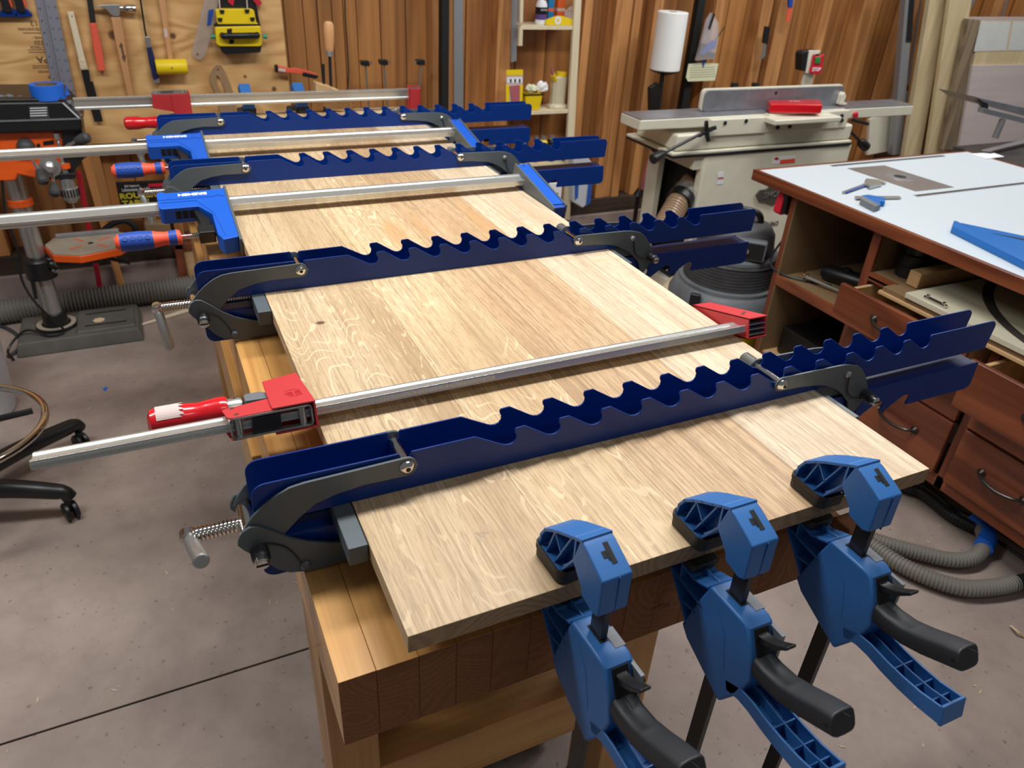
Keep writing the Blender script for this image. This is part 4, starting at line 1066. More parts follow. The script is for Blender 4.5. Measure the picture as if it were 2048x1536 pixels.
# small clamps with swivel pads hanging upside down behind the panel
for (x0, y0, x1, y1, wdt, lab) in ((731, 127, 738, 212, 1, 'left one of the three thin steel clamp bars with black heads'), (768, 125, 775, 212, 1, 'middle one of the three thin steel clamp bars with black heads'), (842, 125, 836, 214, -1, 'right one of the three thin steel clamp bars with black heads')):
    o = thing('light_bar_clamp', lab, 'clamp', tuple(wp(x0, y0, 2.98)), 'thin bar clamps against the wall')
    tb_ = wp(x1, y1, 2.98); part('bar', tubem([wp(x0, y0 + 3, 2.98), tb_, Vector((tb_.x, 2.98, 0.0))], 0.0045, 8), 'steel', o)
    part('head', wpoly([(x0 - 9, y0 - 5), (x0 + 8, y0 - 5), (x0 + 9, y0 + 6), (x0 - 7, y0 + 5)], 2.965, 0.03), 'black', o, bevel=0.003)
    part('steel_pad', cylm(wp(x0 + 10 * wdt, y0 - 1, 2.975), wp(x0 + 13 * wdt, y0 - 1, 2.975), 0.0075, seg=12), 'chrome', o)

# wall-hung bits: cord, pipes, straightedges
single('hanging_cord', tubem(spline([wp(689, -30, 3.12), wp(691, 40, 3.12), wp(695, 100, 3.12), wp(697, 150, 3.12), wp(692, 215, 3.12)], 6), 0.0028, 6), 'blackmat', 'thin dark cord hanging down the wall boards above the handscrew', 'cord')
part('conduit', bxm(wx(879), wx(894), 3.02, 3.06, 0.23, 2.7), 'blackmat', wb, bevel=0.004, label='black vertical conduit')
part('conduit', bxm(wx(1375), wx(1389), 3.02, 3.06, 0.23, 2.7), 'blackmat', wb, bevel=0.004, label='black vertical conduit')
single('straightedge', wpoly([(908, -30), (926, -30), (927, 300), (908, 300)], 3.03, 0.006), 'alu', 'wide aluminium straightedge on the stud right of the black conduit', 'straightedge', loc=(1.2, 3.03, 0.6), bevel=0.001)
single('straightedge', wpoly([(1024, -30), (1037, -30), (1033, 122), (1022, 125)], 3.03, 0.006), 'alu', 'narrow aluminium straightedge hanging left of the small shelves', 'straightedge', loc=(1.55, 3.03, 1.1), bevel=0.001)

# ------------------------------------------------------------------ little shelves between the studs
sv = thing('shelf_unit', 'narrow pale wooden shelves set between the wall studs', 'shelves', tuple(wp(1100, 300, 3.0)))
part('side_panel', wpoly([(1151, -30), (1165, -30), (1140, 440), (1126, 440)], 2.985, 0.02), 'lightwood', sv, bevel=0.002)


def shelf(px0, px1, y0, y1):
    a = wp(px0, y0, 2.99); b = wp(px1, y1, 2.99); z = (a.z + b.z) / 2
    part('shelf_board', bxm(a.x, b.x, 2.99, 3.13, z - 0.018, z), 'lightwood', sv, bevel=0.001); return z


z1 = shelf(1042, 1150, 50, 52); z2 = shelf(1040, 1138, 222, 220); z3 = shelf(1030, 1130, 330, 326)
part('bracket', wpoly([(1039, 55), (1046, 55), (1045, 92), (1037, 92)], 2.985, 0.02), 'lightwood', sv, bevel=0.001)
part('bracket', wpoly([(1041, -30), (1048, -30), (1046, 46), (1040, 46)], 2.985, 0.02), 'lightwood', sv, bevel=0.001)

zs = z1
b1 = thing('glue_bottle', 'white squeeze bottle with a dark and purple label on the top shelf', 'bottle', (wp(1081, 45, 3.03).x, 3.03, zs), 'supplies on the top shelf')
p0 = Vector((wp(1081, 45, 3.03).x, 3.03, zs))
part('body', lathem([(0, 0.024), (0.004, 0.027), (0.085, 0.027), (0.10, 0.02), (0.104, 0.008), (0.16, 0.008)], p0, (0, 0, 1), 20), 'white', b1)
part('label', lathem([(0.022, 0.0275), (0.045, 0.0277)], p0, (0, 0, 1), 20), 'purple', b1); part('label', lathem([(0.045, 0.0277), (0.075, 0.0275)], p0, (0, 0, 1), 20), 'bookblack', b1)
text('label_lettering', 'GOOD', 0.011, 'white', b1, basis(p0 + Vector((0, -0.0282, 0.064)), (1, 0, 0), (0, 0, 1)), 0.0003)
for (px, y_, wd, hgt, mt, mt2, lab) in ((1098, 3.06, 0.028, 0.12, 'cyan', 'olabel', 'slim box with blue and orange bands behind the glue bottle'), (1118, 3.07, 0.040, 0.13, 'olabel', 'sticker', 'orange and cream carton behind the yellow tray')):
    x = wp(px, 40, y_).x
    o = thing('carton', lab, 'box', (x, y_, zs), 'supplies on the top shelf')
    part('body', bxm(x - wd / 2, x + wd / 2, y_ - 0.015, y_ + 0.015, zs, zs + hgt), mt, o, bevel=0.001)
    part('band', bxm(x - wd / 2 - 0.0004, x + wd / 2 + 0.0004, y_ - 0.0155, y_ + 0.0155, zs + 0.055, zs + 0.068), mt2, o)
x = wp(1120, 44, 3.0).x
o = single('parts_tray', pz([(wp(1092, 30, 3.0).x, zs + 0.022), (x - 0.02, zs + 0.040), (x + 0.01, zs + 0.040), (wp(1149, 50, 3.0).x, zs + 0.022), (wp(1149, 50, 3.0).x, zs + 0.001), (wp(1092, 46, 3.0).x, zs + 0.001)], XZ, 2.995, 3.01), 'yellow', 'yellow tray with a round white label on the top shelf', 'tray', 'supplies on the top shelf', loc=(x, 3.0, zs), bevel=0.001)
part('round_label', cylm((wp(1116, 40, 2.995).x, 2.9945, zs + 0.022), (wp(1116, 40, 2.995).x, 2.9949, zs + 0.022), 0.018, seg=20), 'white', o)
part('label_mark', cylm((wp(1116, 40, 2.995).x, 2.9941, zs + 0.022), (wp(1116, 40, 2.995).x, 2.9944, zs + 0.022), 0.007, seg=12), 'yellow', o)


def crumple(name, c, s, mat, label, cat, seed, group=None, sq=(1, 1, 1)):
    bm = nb(); bmesh.ops.create_icosphere(bm, subdivisions=3, radius=1)
    for v in bm.verts:
        n = noise.noise(v.co * 1.7 + Vector((seed, 0, 0))) * 0.45 + noise.noise(v.co * 4 + Vector((0, seed, 0))) * 0.22
        v.co = Vector((v.co.x * sq[0], v.co.y * sq[1], v.co.z * sq[2])) * s * (1 + n) + Vector(c)
    return single(name, bm, mat, label, cat, group, loc=c, smooth=False)


crumple('plastic_bag', (wp(1140, 30, 3.05).x, 3.05, zs + 0.045), 0.035, 'clearbag', 'crumpled clear bag at the right end of the top shelf', 'bag', 3, sq=(1, .6, .8))

x = wp(1067, 190, 3.0).x
yb = thing('tub', 'small yellow tub stuffed with rags and paper on the middle shelf', 'tub', (x, 3.0, z2))
bm = nb(); loft(bm, [[Vector((x + a * r, 3.03 + b * r * 0.8, z2 + h_)) for a, b in ((-1, -1), (1, -1), (1, 1), (-1, 1))] for r, h_ in ((0.038, 0.001), (0.048, 0.078))]); part('body', bm, 'yellow', yb, bevel=0.003)
bm = nb(); strip(bm, [(x - .05, 2.990), (x + .05, 2.990), (x + .05, 3.07), (x - .05, 3.07), (x - .05, 2.990)], 0.003, XY, z2 + 0.074, z2 + 0.080); part('rim', bm, 'black', yb)
crumple('rag', (wp(1062, 183, 3.01).x, 3.01, z2 + 0.103), 0.026, 'note', 'folded pale yellow rag on top of the yellow tub', 'rag', 5, sq=(1.1, .8, .7))
crumple('tissue', (wp(1084, 180, 3.02).x, 3.02, z2 + 0.106), 0.030, 'paper', 'white crumpled tissue spilling from the yellow tub', 'tissue', 9, sq=(1.1, .7, .9))
x = wp(1120, 190, 3.02).x
gb = thing('glue_dispenser', 'cloudy plastic dispenser with yellow screw lid and red-tipped spout', 'dispenser', (x, 3.03, z2))
bm = nb(); loft(bm, [[Vector((x + a * r, 3.045 + b * r * 0.75, z2 + h_)) for a, b in ((-1, -.6), (-.6, -1), (.6, -1), (1, -.6), (1, .6), (.6, 1), (-.6, 1), (-1, .6))] for r, h_ in ((0.052, 0.001), (0.050, 0.012), (0.038, 0.022), (0.038, 0.145), (0.030, 0.152))]); part('body', bm, 'bottle', gb, bevel=0.002)
part('lid', cylm((x + 0.012, 3.045, z2 + 0.150), (x + 0.012, 3.045, z2 + 0.170), 0.027, seg=22), 'yellow', gb, bevel=0.002)
part('spout', cylm((x - 0.03, 3.03, z2 + 0.135), (x - 0.055, 3.01, z2 + 0.165), 0.013, 0.011, seg=14), 'yellow', gb)
part('spout_tip', cylm((x - 0.055, 3.01, z2 + 0.165), (x - 0.075, 3.00, z2 + 0.205), 0.008, 0.003, seg=12), 'pink', gb)
cdp = thing('blister_pack', 'tall blister pack with yellow header and rose insert hung left of the shelves', 'package', tuple(wp(1028, 180, 2.98)))
part('card', wpoly([(1013, 140), (1046, 139), (1044, 222), (1012, 222)], 2.985, 0.002), 'sticker', cdp)
part('header', wpoly([(1013, 140), (1046, 139), (1046, 150), (1013, 151)], 2.983, 0.002), 'yellow', cdp)
part('window_row', wpoly([(1014, 156), (1045, 155), (1045, 166), (1014, 166)], 2.983, 0.002), 'white', cdp)
for k in range(3): part('divider', wpoly([(1020 + k * 9, 158), (1023 + k * 9, 158), (1023 + k * 9, 165), (1020 + k * 9, 165)], 2.982, 0.001), 'bookblack', cdp)
part('side_band', wpoly([(1012, 170), (1019, 170), (1018, 222), (1012, 222)], 2.983, 0.002), 'yellow', cdp); part('side_band', wpoly([(1040, 170), (1046, 170), (1044, 222), (1039, 222)], 2.983, 0.002), 'yellow', cdp)
part('insert', wpoly([(1020, 172), (1040, 170), (1040, 196), (1036, 222), (1026, 222)], 2.978, 0.006), 'pink', cdp, bevel=0.002)
for (px, py, r, mt, lab, nm, cat) in ((1047, 278, 0.026, 'bookblack', 'dark round can with a red cap on the low shelf', 'spray_can', 'can'), (1072, 284, 0.022, 'pink', 'magenta bottle on the low shelf', 'bottle', 'bottle'), (1086, 284, 0.024, 'yellow', 'yellow bottle on the low shelf', 'bottle', 'bottle'), (1104, 272, 0.026, 'black', 'black-capped grey canister on the low shelf', 'canister', 'canister')):
    x = wp(px, py, 3.04).x
    o = thing(nm, lab, cat, (x, 3.04, z3), 'containers on the low shelf')
    part('body', lathem([(0, r * .9), (0.004, r), (0.10, r), (0.11, r * .7)], (x, 3.04, z3), (0, 0, 1), 16), mt, o)
    part('cap', cylm((x, 3.04, z3 + .108), (x, 3.04, z3 + .130), r * 0.6, seg=14), 'redprint' if mt == 'bookblack' else 'steel', o)
bg_ = thing('product_bag', 'clear and blue product bag standing at the wall beside the shelves', 'bag', tuple(wp(1165, 400, 2.95)))
part('bag', wpoly([(1146, 300), (1162, 296), (1188, 330), (1180, 405), (1166, 417), (1146, 405)], 2.93, 0.05), 'bucket', bg_, bevel=0.008)
part('printed_side', wpoly([(1150, 330), (1160, 330), (1156, 395), (1150, 400)], 2.926, 0.003), 'polybag', bg_); part('printed_side', wpoly([(1180, 340), (1188, 334), (1181, 405), (1172, 412)], 2.926, 0.003), 'polybag', bg_)
bm = nb(); bx_ = wp(1100, 380, 2.96); box(bm, wp(1096, 380, 2.96).x, wp(1122, 380, 2.96).x, 2.95, 3.0, wp(1110, 415, 2.96).z, wp(1110, 365, 2.96).z)
o = single('paint_tin', bm, 'white', 'white printed carton at the wall base beyond the blue-headed clamp', 'box', loc=tuple(wp(1110, 415, 2.96)), bevel=0.003)
part('print', bxm(wp(1100, 390, 2.95).x, wp(1116, 390, 2.95).x, 2.9493, 2.9497, wp(1108, 397, 2.95).z, wp(1108, 386, 2.95).z), 'polybag', o)

# ------------------------------------------------------------------ paper towels on a post, bag, note, knives
pt = thing('towel_stand', 'black post with a dish top holding the paper towel roll', 'stand', tuple(wp(1290, 390, 2.88)))
c0 = hit(1329, 140, 1, 2.88)
part('dish', lathem([(0, 0.016), (0.004, 0.024), (0.018, 0.070), (0.022, 0.076), (0.024, 0.070)], c0 - Vector((0, 0, 0.024)), (0, 0, 1), 24), 'black', pt)
part('pole', cylm(hit(1325, 150, 1, 2.88), hit(1306, 290, 1, 2.88), 0.012, 0.014, seg=12), 'black', pt)
part('clamp_lever', pz(hits([(1300, 176), (1316, 165), (1324, 180), (1318, 222), (1300, 222)], 1, 2.86), XZ, 2.86, 2.885), 'black', pt, bevel=0.004)
part('red_pole', cylm(hit(1307, 290, 1, 2.88), hit(1283, 380, 1, 2.88), 0.011, seg=12), 'pink', pt)
part('dark_tip', tubem([hit(1276, 392, 1, 2.88), Vector((hit(1276, 392, 1, 2.88).x, 2.88, 0))], 0.012, 8), 'black', pt)
part('dark_tip', cylm(hit(1281, 378, 1, 2.88), hit(1276, 392, 1, 2.88), 0.018, 0.03, seg=12), 'black', pt)
tw = thing('paper_towel_roll', 'white paper towel roll standing on the black post', 'paper towels', tuple(c0))
bm = nb(); lathe(bm, [(0, 0.020), (0.0005, 0.072), (0.004, 0.0755), (0.262, 0.0755), (0.266, 0.072), (0.266, 0.020), (0.24, 0.020)], c0, (0, 0, 1), 36); part('roll', bm, 'paper', tw)
part('core', cylm(c0 + Vector((0, 0, 0.2)), c0 + Vector((0, 0, 0.2665)), 0.0195, seg=18), 'mdf', tw)
zb = thing('zip_bag', 'clear zip bag of black bits and a blue tool pinned to the wall', 'bag', tuple(wp(1415, 80, 2.98)))
part('bag', wpoly([(1425, 25), (1438, 45), (1437, 80), (1430, 118), (1393, 122), (1405, 80), (1415, 40)], 2.965, 0.02), 'clearbag', zb, bevel=0.004)
part('contents', wpoly([(1402, 86), (1412, 88), (1420, 104), (1431, 106), (1430, 116), (1397, 116)], 2.97, 0.008), 'black', zb)
part('contents', wpoly([(1402, 104), (1425, 80), (1434, 83), (1430, 96), (1404, 110)], 2.968, 0.008), 'bblue', zb, bevel=0.002)
part('contents', tubem([wp(1427, 27, 2.97), wp(1421, 45, 2.97), wp(1417, 58, 2.97)], 0.010, 10), 'black', zb)
part('contents', tubem([wp(1449, 54, 2.97), wp(1430, 82, 2.97)], 0.0028, 6), 'bronze', zb)
nt = single('note_card', wpoly([(1377, 128), (1400, 126), (1437, 127), (1430, 161), (1376, 163), (1372, 155)], 2.99, 0.0015), 'note', 'pale green ruled note pinned below the zip bag', 'note', loc=tuple(wp(1400, 145, 2.99)))
for k in range(5): part('written_line', wpoly([(1380, 136 + k * 4.6), (1430, 134 + k * 4.6), (1430, 134.7 + k * 4.6), (1380, 136.7 + k * 4.6)], 2.9893, 0.0005), 'ink', nt)
part('pin', wpoly([(1405, 121), (1411, 121), (1407, 135)], 2.985, 0.004), 'bblue', nt)
kn = thing('scraper', 'small scraper with black handle hung on a stud above the jointer', 'scraper', tuple(wp(1528, 80, 3.0)))
part('handle', wpoly([(1531, 53), (1541, 53), (1536, 88), (1526, 86)], 3.0, 0.014), 'black', kn, bevel=0.003)
part('blade', wpoly([(1527, 86), (1533, 88), (1531, 110), (1527, 117), (1518, 117), (1524, 108)], 3.005, 0.002), 'steel', kn)
kn = thing('folding_saw', 'thin blade with coral edging hung at the top between studs', 'saw', tuple(wp(1575, 20, 3.0)))
part('handle', wpoly([(1578, -20), (1590, -20), (1585, 15), (1578, 16)], 3.0, 0.014), 'bblue2', kn, bevel=0.003)
part('sheath', wpoly([(1577, 14), (1585, 14), (1579, 43), (1572, 41)], 3.004, 0.004), 'orangetool', kn)

# ------------------------------------------------------------------ jointer
JY = 2.26
jn = thing('jointer', 'long cream jointer with dark polished tables and tall fence against the wall', 'jointer', (2.55, 2.6, 0))
zt = 0.838
X0 = hit(1290, 250, 1, JY).x; X1 = 3.42
xa = hit(1440, 240, 1, JY).x; xb = hit(1575, 230, 1, JY).x
part('infeed_table', bxm(1.757, xb, JY, JY + 0.155, zt - 0.048, zt - 0.004), 'cream', jn, bevel=0.006)
part('infeed_surface', bxm(1.760, xb, JY + 0.003, JY + 0.152, zt - 0.006, zt), 'iron', jn, bevel=0.001)
part('outfeed_table', bxm(xb, X1, JY + 0.01, JY + 0.155, zt - 0.05, zt - 0.004), 'cream', jn, bevel=0.004)
part('outfeed_surface', bxm(xb, X1 - 0.003, JY + 0.013, JY + 0.152, zt - 0.006, zt + 0.001), 'iron', jn, bevel=0.001)
fx0 = hit(1400, 230, 1, JY + 0.075).x; fx1 = hit(1680, 210, 1, JY + 0.075).x; fz = hit(1400, 182, 1, JY + 0.075).z
bm = nb(); prism(bm, rounded(fx0 + .01, fx1, zt + 0.002, fz + 0.0, 0.018, 4), XZ, JY + 0.075, JY + 0.083); fn = part('fence', bm, 'iron', jn, bevel=0.001)
bm = nb(); prism(bm, rounded(fx0, fx1 + 0.002, zt + 0.002, fz + 0.006, 0.02, 4), XZ, JY + 0.083, JY + 0.100); part('fence_casting', bm, 'cream', jn, bevel=0.003)
c = hit(1552, 186, 1, JY + 0.075); part('fence_hole', cylm(c - Vector((0, 0.0006, 0)), c, 0.008, seg=12), 'blackmat', fn)
for q in (1470, 1512):
    c = hit(q, 166, 1, JY + 0.12); part('fence_knob', lathem([(0, 0.010), (0.01, 0.018), (0.03, 0.018)], c - Vector((0, 0, 0.03)), (0, 0, 1), 10), 'black', jn)
body = hits([(1420, 243), (1530, 232), (1533, 238), (1697, 226), (1699, 222), (1693, 268), (1424, 272)], 1, JY - 0.03)
zx = lambda px, y: hit(px, y, 1, JY - 0.03)
part('bed_side', bxm(zx(1424, 240).x, zx(1536, 240).x, JY - 0.03, JY, zx(1424, 273).z, zx(1424, 240).z), 'cream', jn, bevel=0.004)
part('bed_side', bxm(zx(1538, 240).x, zx(1697, 240).x, JY - 0.025, JY + 0.02, zx(1600, 262).z, zx(1600, 226).z), 'cream', jn, bevel=0.004)
part('rabbet_ledge', bxm(zx(1530, 236).x, zx(1660, 236).x, JY - 0.10, JY, zt - 0.034, zt - 0.010), 'cream', jn, bevel=0.006)
for q in ((1450, 246), (1492, 242), (1556, 255), (1580, 253), (1684, 232), (1684, 241)):
    c = zx(*q); part('bolt', cylm(c - Vector((0, 0.003, 0)), c + Vector((0, 0.006, 0)), 0.009, seg=10), 'blackmat', jn)
part('bed_base', bxm(zx(1345, 290).x + 0.03, zx(1700, 290).x, JY - 0.02, JY + 0.30, zx(1424, 300).z, zx(1424, 272).z + 0.01), 'cream', jn, bevel=0.012)
zb0 = zx(1424, 306).z
part('rubber_seam', bxm(zx(1345, 300).x, zx(1697, 300).x, JY - 0.036, JY + 0.34, zb0 - 0.012, zb0), 'black', jn, bevel=0.003)
part('drip_tray', bxm(zx(1345, 300).x, zx(1697, 300).x, JY - 0.034, JY + 0.34, zb0, zb0 + 0.012), 'cream', jn, bevel=0.003)
xl = zx(1410, 330).x; xr = zx(1692, 330).x; xw = hit(1345, 330, 1, JY + 0.33).x
st = part('cabinet_front', bxm(xl, xr, JY - 0.03, JY - 0.026, 0.06, zb0 - 0.012), 'cream', jn, bevel=0.002)
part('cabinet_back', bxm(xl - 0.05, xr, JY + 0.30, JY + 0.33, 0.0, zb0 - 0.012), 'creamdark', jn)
part('cabinet_floor', bxm(xl - 0.05, xr, JY - 0.03, JY + 0.33, 0.0, 0.05), 'cream', jn, bevel=0.004)
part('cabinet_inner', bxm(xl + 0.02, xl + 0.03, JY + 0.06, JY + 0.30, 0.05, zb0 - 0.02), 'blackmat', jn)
part('cabinet_post', bxm(xl - 0.055, xl - 0.02, JY + 0.24, JY + 0.33, 0.0, zb0 - 0.012), 'cream', jn, bevel=0.003)
part('cabinet_post', bxm(xl - 0.01, xl + 0.02, JY - 0.028, JY + 0.01, 0.0, zb0 - 0.012), 'cream', jn, bevel=0.003)
part('cabinet_header', bxm(xl - 0.055, xl, JY - 0.02, JY + 0.32, zb0 - 0.075, zb0 - 0.012), 'cream', jn, bevel=0.003)
yF = JY - 0.0305
part('side_label', wpoly([(1436, 345), (1448, 344), (1446, 368), (1434, 369)], yF - 0.001, 0.0012), 'white', st)
part('label_band', wpoly([(1436, 355), (1447, 354), (1447, 358), (1436, 359)], yF - 0.0015, 0.0012), 'pink', st)
part('warning_label', wpoly([(1545, 315), (1591, 311), (1590, 325), (1544, 329)], yF - 0.001, 0.0012), 'white', st)
part('label_band', wpoly([(1560, 320), (1590, 317), (1590, 325), (1560, 328)], yF - 0.0015, 0.0012), 'orange', st)
part('warning_mark', wpoly([(1547, 318), (1553, 314), (1559, 317), (1554, 321)], yF - 0.0015, 0.0012), 'redprint', st)
bd = part('badge', wpoly([(1512, 390), (1520, 380), (1534, 378), (1540, 372), (1552, 368), (1564, 366), (1572, 380), (1560, 400), (1546, 412), (1534, 407), (1518, 404)], yF - 0.008, 0.008), 'greyprint', st, bevel=0.004)
text('badge_lettering', 'SHOP FOX', 0.042, 'steel', st, basis(hit(1560, 388, 1, yF - 0.009), (1, 0, 0), (0, 0, 1)), 0.002)
text('model_number', 'W1860', 0.036, 'black', st, basis(hit(1540, 449, 1, yF - 0.0005), (1, 0, 0.0), (0, 0, 1)), 0.0006)
part('base_lip', bxm(xl - 0.03, xr + 0.03, JY - 0.05, JY + 0.34, 0.055, 0.075), 'black', jn, bevel=0.003)
part('base_plinth', bxm(xl - 0.03, xr + 0.03, JY - 0.055, JY + 0.34, 0.0, 0.055), 'bucket', jn, bevel=0.003)
# handles
a = hit(1412, 262, 1, JY - 0.05); b = hit(1330, 305, 1, JY - 0.10); c = hit(1303, 320, 1, JY - 0.12)
lv = part('adjusting_lever', cylm(a, b, 0.007, seg=10), 'black', jn); part('lever_grip', lathem([(0, 0.010), (0.02, 0.020), (0.075, 0.022), (0.08, 0.016)], b, c - b, 16), 'black', lv)
bm = nb(); 
for an in range(0, 360, 90): cyl(bm, a, a + Vector((math.cos(math.radians(an + 20)) * 0.045, -0.01, math.sin(math.radians(an + 20)) * 0.045)), 0.012, 0.009, seg=8)
part('star_knob', bm, 'black', jn)
a = hit(1700, 262, 1, JY); b = hit(1722, 285, 1, JY); c = hit(1740, 302, 1, JY)
lv = part('adjusting_lever', cylm(a, b, 0.007, seg=10), 'black', jn); part('lever_grip', lathem([(0, 0.010), (0.02, 0.022), (0.07, 0.024), (0.08, 0.016)], b - (c - b) * 0.2, c - b, 14), 'black', lv)
part('lock_lever', cylm(hit(1706, 240, 1, JY), hit(1736, 248, 1, JY), 0.008, seg=8), 'black', jn); part('red_cap', cylm(hit(1711, 226, 1, JY), hit(1711, 234, 1, JY), 0.012, seg=10), 'redprint', jn)
part('small_handwheel', pz(hits([(1676, 188), (1681, 182), (1684, 190), (1679, 202), (1686, 204), (1682, 208), (1671, 207)], 1, JY + 0.075), XZ, JY + 0.045, JY + 0.075), 'cream', jn, bevel=0.003)
# switch on its stalk
part('switch_stalk', pz(hits([(1603, 170), (1621, 170), (1626, 140), (1612, 138)], 1, JY + 0.17), XZ, JY + 0.16, JY + 0.18), 'cream', jn, bevel=0.002)
sb = part('switch_box', pz(hits([(1609, 103), (1620, 101), (1640, 101), (1636, 148), (1604, 142), (1605, 108)], 1, JY + 0.15), XZ, JY + 0.15, JY + 0.20), 'black', jn, bevel=0.004)
part('switch_frame', pz(hits([(1619, 101), (1642, 101), (1638, 108), (1626, 110), (1618, 148), (1612, 146)], 1, JY + 0.145), XZ, JY + 0.145, JY + 0.155), 'cream', sb, bevel=0.002)
pd = part('stop_paddle', pz(hits([(1628, 108), (1632, 112), (1643, 112), (1648, 107), (1644, 140), (1640, 148), (1626, 149), (1619, 145), (1624, 128)], 1, JY + 0.135), XZ, JY + 0.132, JY + 0.144), 'redprint', sb, bevel=0.004)
part('start_button', pz(hits([(1631, 115), (1641, 114), (1640, 126), (1630, 127)], 1, JY + 0.129), XZ, JY + 0.127, JY + 0.132), 'green', sb, bevel=0.002)
text('stop_lettering', 'STOP', 0.022, 'white', jn, basis(hit(1633, 139, 1, JY + 0.1315), (1, 0, 0.0), (0, 0, 1)), 0.0006, bold=0.0005)
# push block on the table
pbp = hit(1588, 216, 1, JY + 0.06)
pk = thing('push_block', 'glossy red push block lying on the jointer table before the fence', 'push block', (pbp.x, JY + 0.06, zt))
P = hits([(1534, 222), (1534, 209), (1540, 205), (1646, 208), (1648, 216), (1622, 235)], 1, JY)
xa_, xb_ = hit(1534, 215, 1, JY).x, hit(1628, 228, 1, JY - 0.04).x
bm = nb(); loft(bm, [[Vector((xa_, JY - 0.02, z)), Vector((xb_, JY - 0.08, z)), Vector((xb_ + 0.09, JY + 0.03, z)), Vector((xa_ + 0.05, JY + 0.06, z))] for z in (zt + 0.002, zt + 0.044)])
part('body', bm, 'redlac', pk, bevel=0.008, seg=3)
text('label_lettering', 'PUSH', 0.024, 'sticker', pk, basis((xa_ + 0.17, JY + 0.01, zt + 0.0444), (1, -0.12, 0), (0.2, 1, 0)), 0.0002)
# dust hoses at the jointer
ho = single('dust_hose', hose([(hit(1400, 330, 1, JY + 0.16)), hit(1385, 365, 1, JY + 0.10), hit(1362, 395, 1, JY + 0.04), hit(1345, 425, 1, JY + 0.0), hit(1322, 465, 1, JY - 0.06)], 0.055, 0.016, 0.12, 20), 'hoseclear', 'smoky clear ribbed hose leaving the open end of the jointer cabinet', 'hose', loc=tuple(hit(1322, 465, 1, JY - 0.06)))
a = hit(1368, 388, 1, JY + 0.05); b = hit(1352, 412, 1, JY + 0.01); part('hose_clamp', cylm(a.lerp(b, .2), a.lerp(b, .7), 0.064, seg=20), 'black', ho)
part('joint_sleeve', cylm(a.lerp(b, -.25), a.lerp(b, .2), 0.060, seg=20), 'steel', ho)
single('flex_hose', hose([(1.30, 2.55, 0.10), (1.50, 2.18, 0.085), (1.66, 2.0, 0.085), (1.80, 1.97, 0.085), (2.0, 2.1, 0.085)], 0.078, 0.018, 0.07, 22), 'hosecream', 'wide cream ribbed hose on the floor behind the shop vacuum', 'hose', loc=(1.6, 2.0, 0))

# ------------------------------------------------------------------ boards leaning in the corner on the right
LY = 2.86
def lean(px, w0, w1, mat, name, label, yb=0.0, top=-40, bot=330, th=0.03, Y=LY):
    a = hit(px, 0, 1, Y).x; b = hit(px + w0, 0, 1, Y).x; c_ = hit(w1, 300, 1, Y).x; d_ = c_ + (b - a)
    sl = (hit(px, 0, 1, Y).x - c_) / (hit(px, 0, 1, Y).z - hit(w1, 300, 1, Y).z); z3_ = hit(w1, 300, 1, Y).z
    bm = nb(); prism(bm, [(c_ - sl * z3_, 0.001), (d_ - sl * z3_, 0.001), (d_ + sl * (2.3 - z3_), 2.3), (c_ + sl * (2.3 - z3_), 2.3)], XZ, Y, Y + th)
    return single(name, bm, mat, label, 'board', 'boards stacked upright by the plywood sheets', loc=(d_ - sl * z3_, Y, 0), bevel=0.002)


lean(1860, 37, 1835 - 25, 'studlite', 'timber_board', 'wide pale board nearest the steel upright', Y=2.80)
lean(1900, 44, 1855, 'studlite', 'timber_board', 'wide pale poplar board in front of the weathered one', Y=2.742, th=0.024)
lean(1853, 9, 1807, 'stud', 'timber_board', 'thin orange-brown edge board left of the pale boards', Y=2.835)
lean(1936, 8, 1880, 'stud', 'timber_board', 'narrow brown board seen between pale board and grey timber', Y=2.835)
gb_ = single('timber_board', pz(hits([(1938, 38), (1962, 40), (1916, 300), (1884, 300)], 1, 2.70), XZ, 2.70, 2.735), 'greyboard', 'weathered grey-brown timber leaning against the left edge of the plywood sheets', 'board', 'boards stacked upright by the plywood sheets', loc=tuple(hit(1890, 300, 1, 2.7)), bevel=0.002)
up = thing('steel_upright', 'slotted steel upright with a black insert behind the jointer end', 'upright', tuple(hit(1790, 300, 1, 2.85)))
part('post', pz(hits([(1815, -40), (1832, -40), (1802, 310), (1785, 310)], 1, 2.85), XZ, 2.85, 2.89), 'alu', up, bevel=0.002)
part('black_insert', pz(hits([(1823, -40), (1832, -40), (1823, 84), (1813, 84)], 1, 2.845), XZ, 2.845, 2.852), 'black', up)
part('cross_plate', pz(hits([(1795, 185), (1832, 184), (1828, 206), (1790, 207)], 1, 2.87), XZ, 2.87, 2.91), 'alu', up, bevel=0.002)
for (a, b) in (((1845, 0), (1818, 165)), ((1838, 80), (1816, 170))): single('steel_pipe', cylm(hit(*a, 1, 2.95), hit(*b, 1, 2.95), 0.016, seg=12), 'alu', 'grey steel pipe behind the upright, %s' % ('longer and farther left at the top' if a[0] == 1845 else 'shorter one ending lower'), 'pipe', loc=tuple(hit(*b, 1, 2.95)))
ps = thing('plywood_sheets', 'stack of plywood sheets on edge, pale veneer patches above a pinkish sheet', 'plywood', tuple(hit(1950, 290, 1, 2.68)))
part('sheet', pz(hits([(1936, 34), (2160, 34), (2160, 330), (1905, 330), (1905, 296)], 1, 2.772), XZ, 2.772, 2.785), 'birch_sheet', ps, bevel=0.001)
part('patched_sheet', pz(hits([(1962, 42), (2160, 42), (2160, 130), (1946, 131)], 1, 2.694), XZ, 2.694, 2.701), 'studlite', ps)
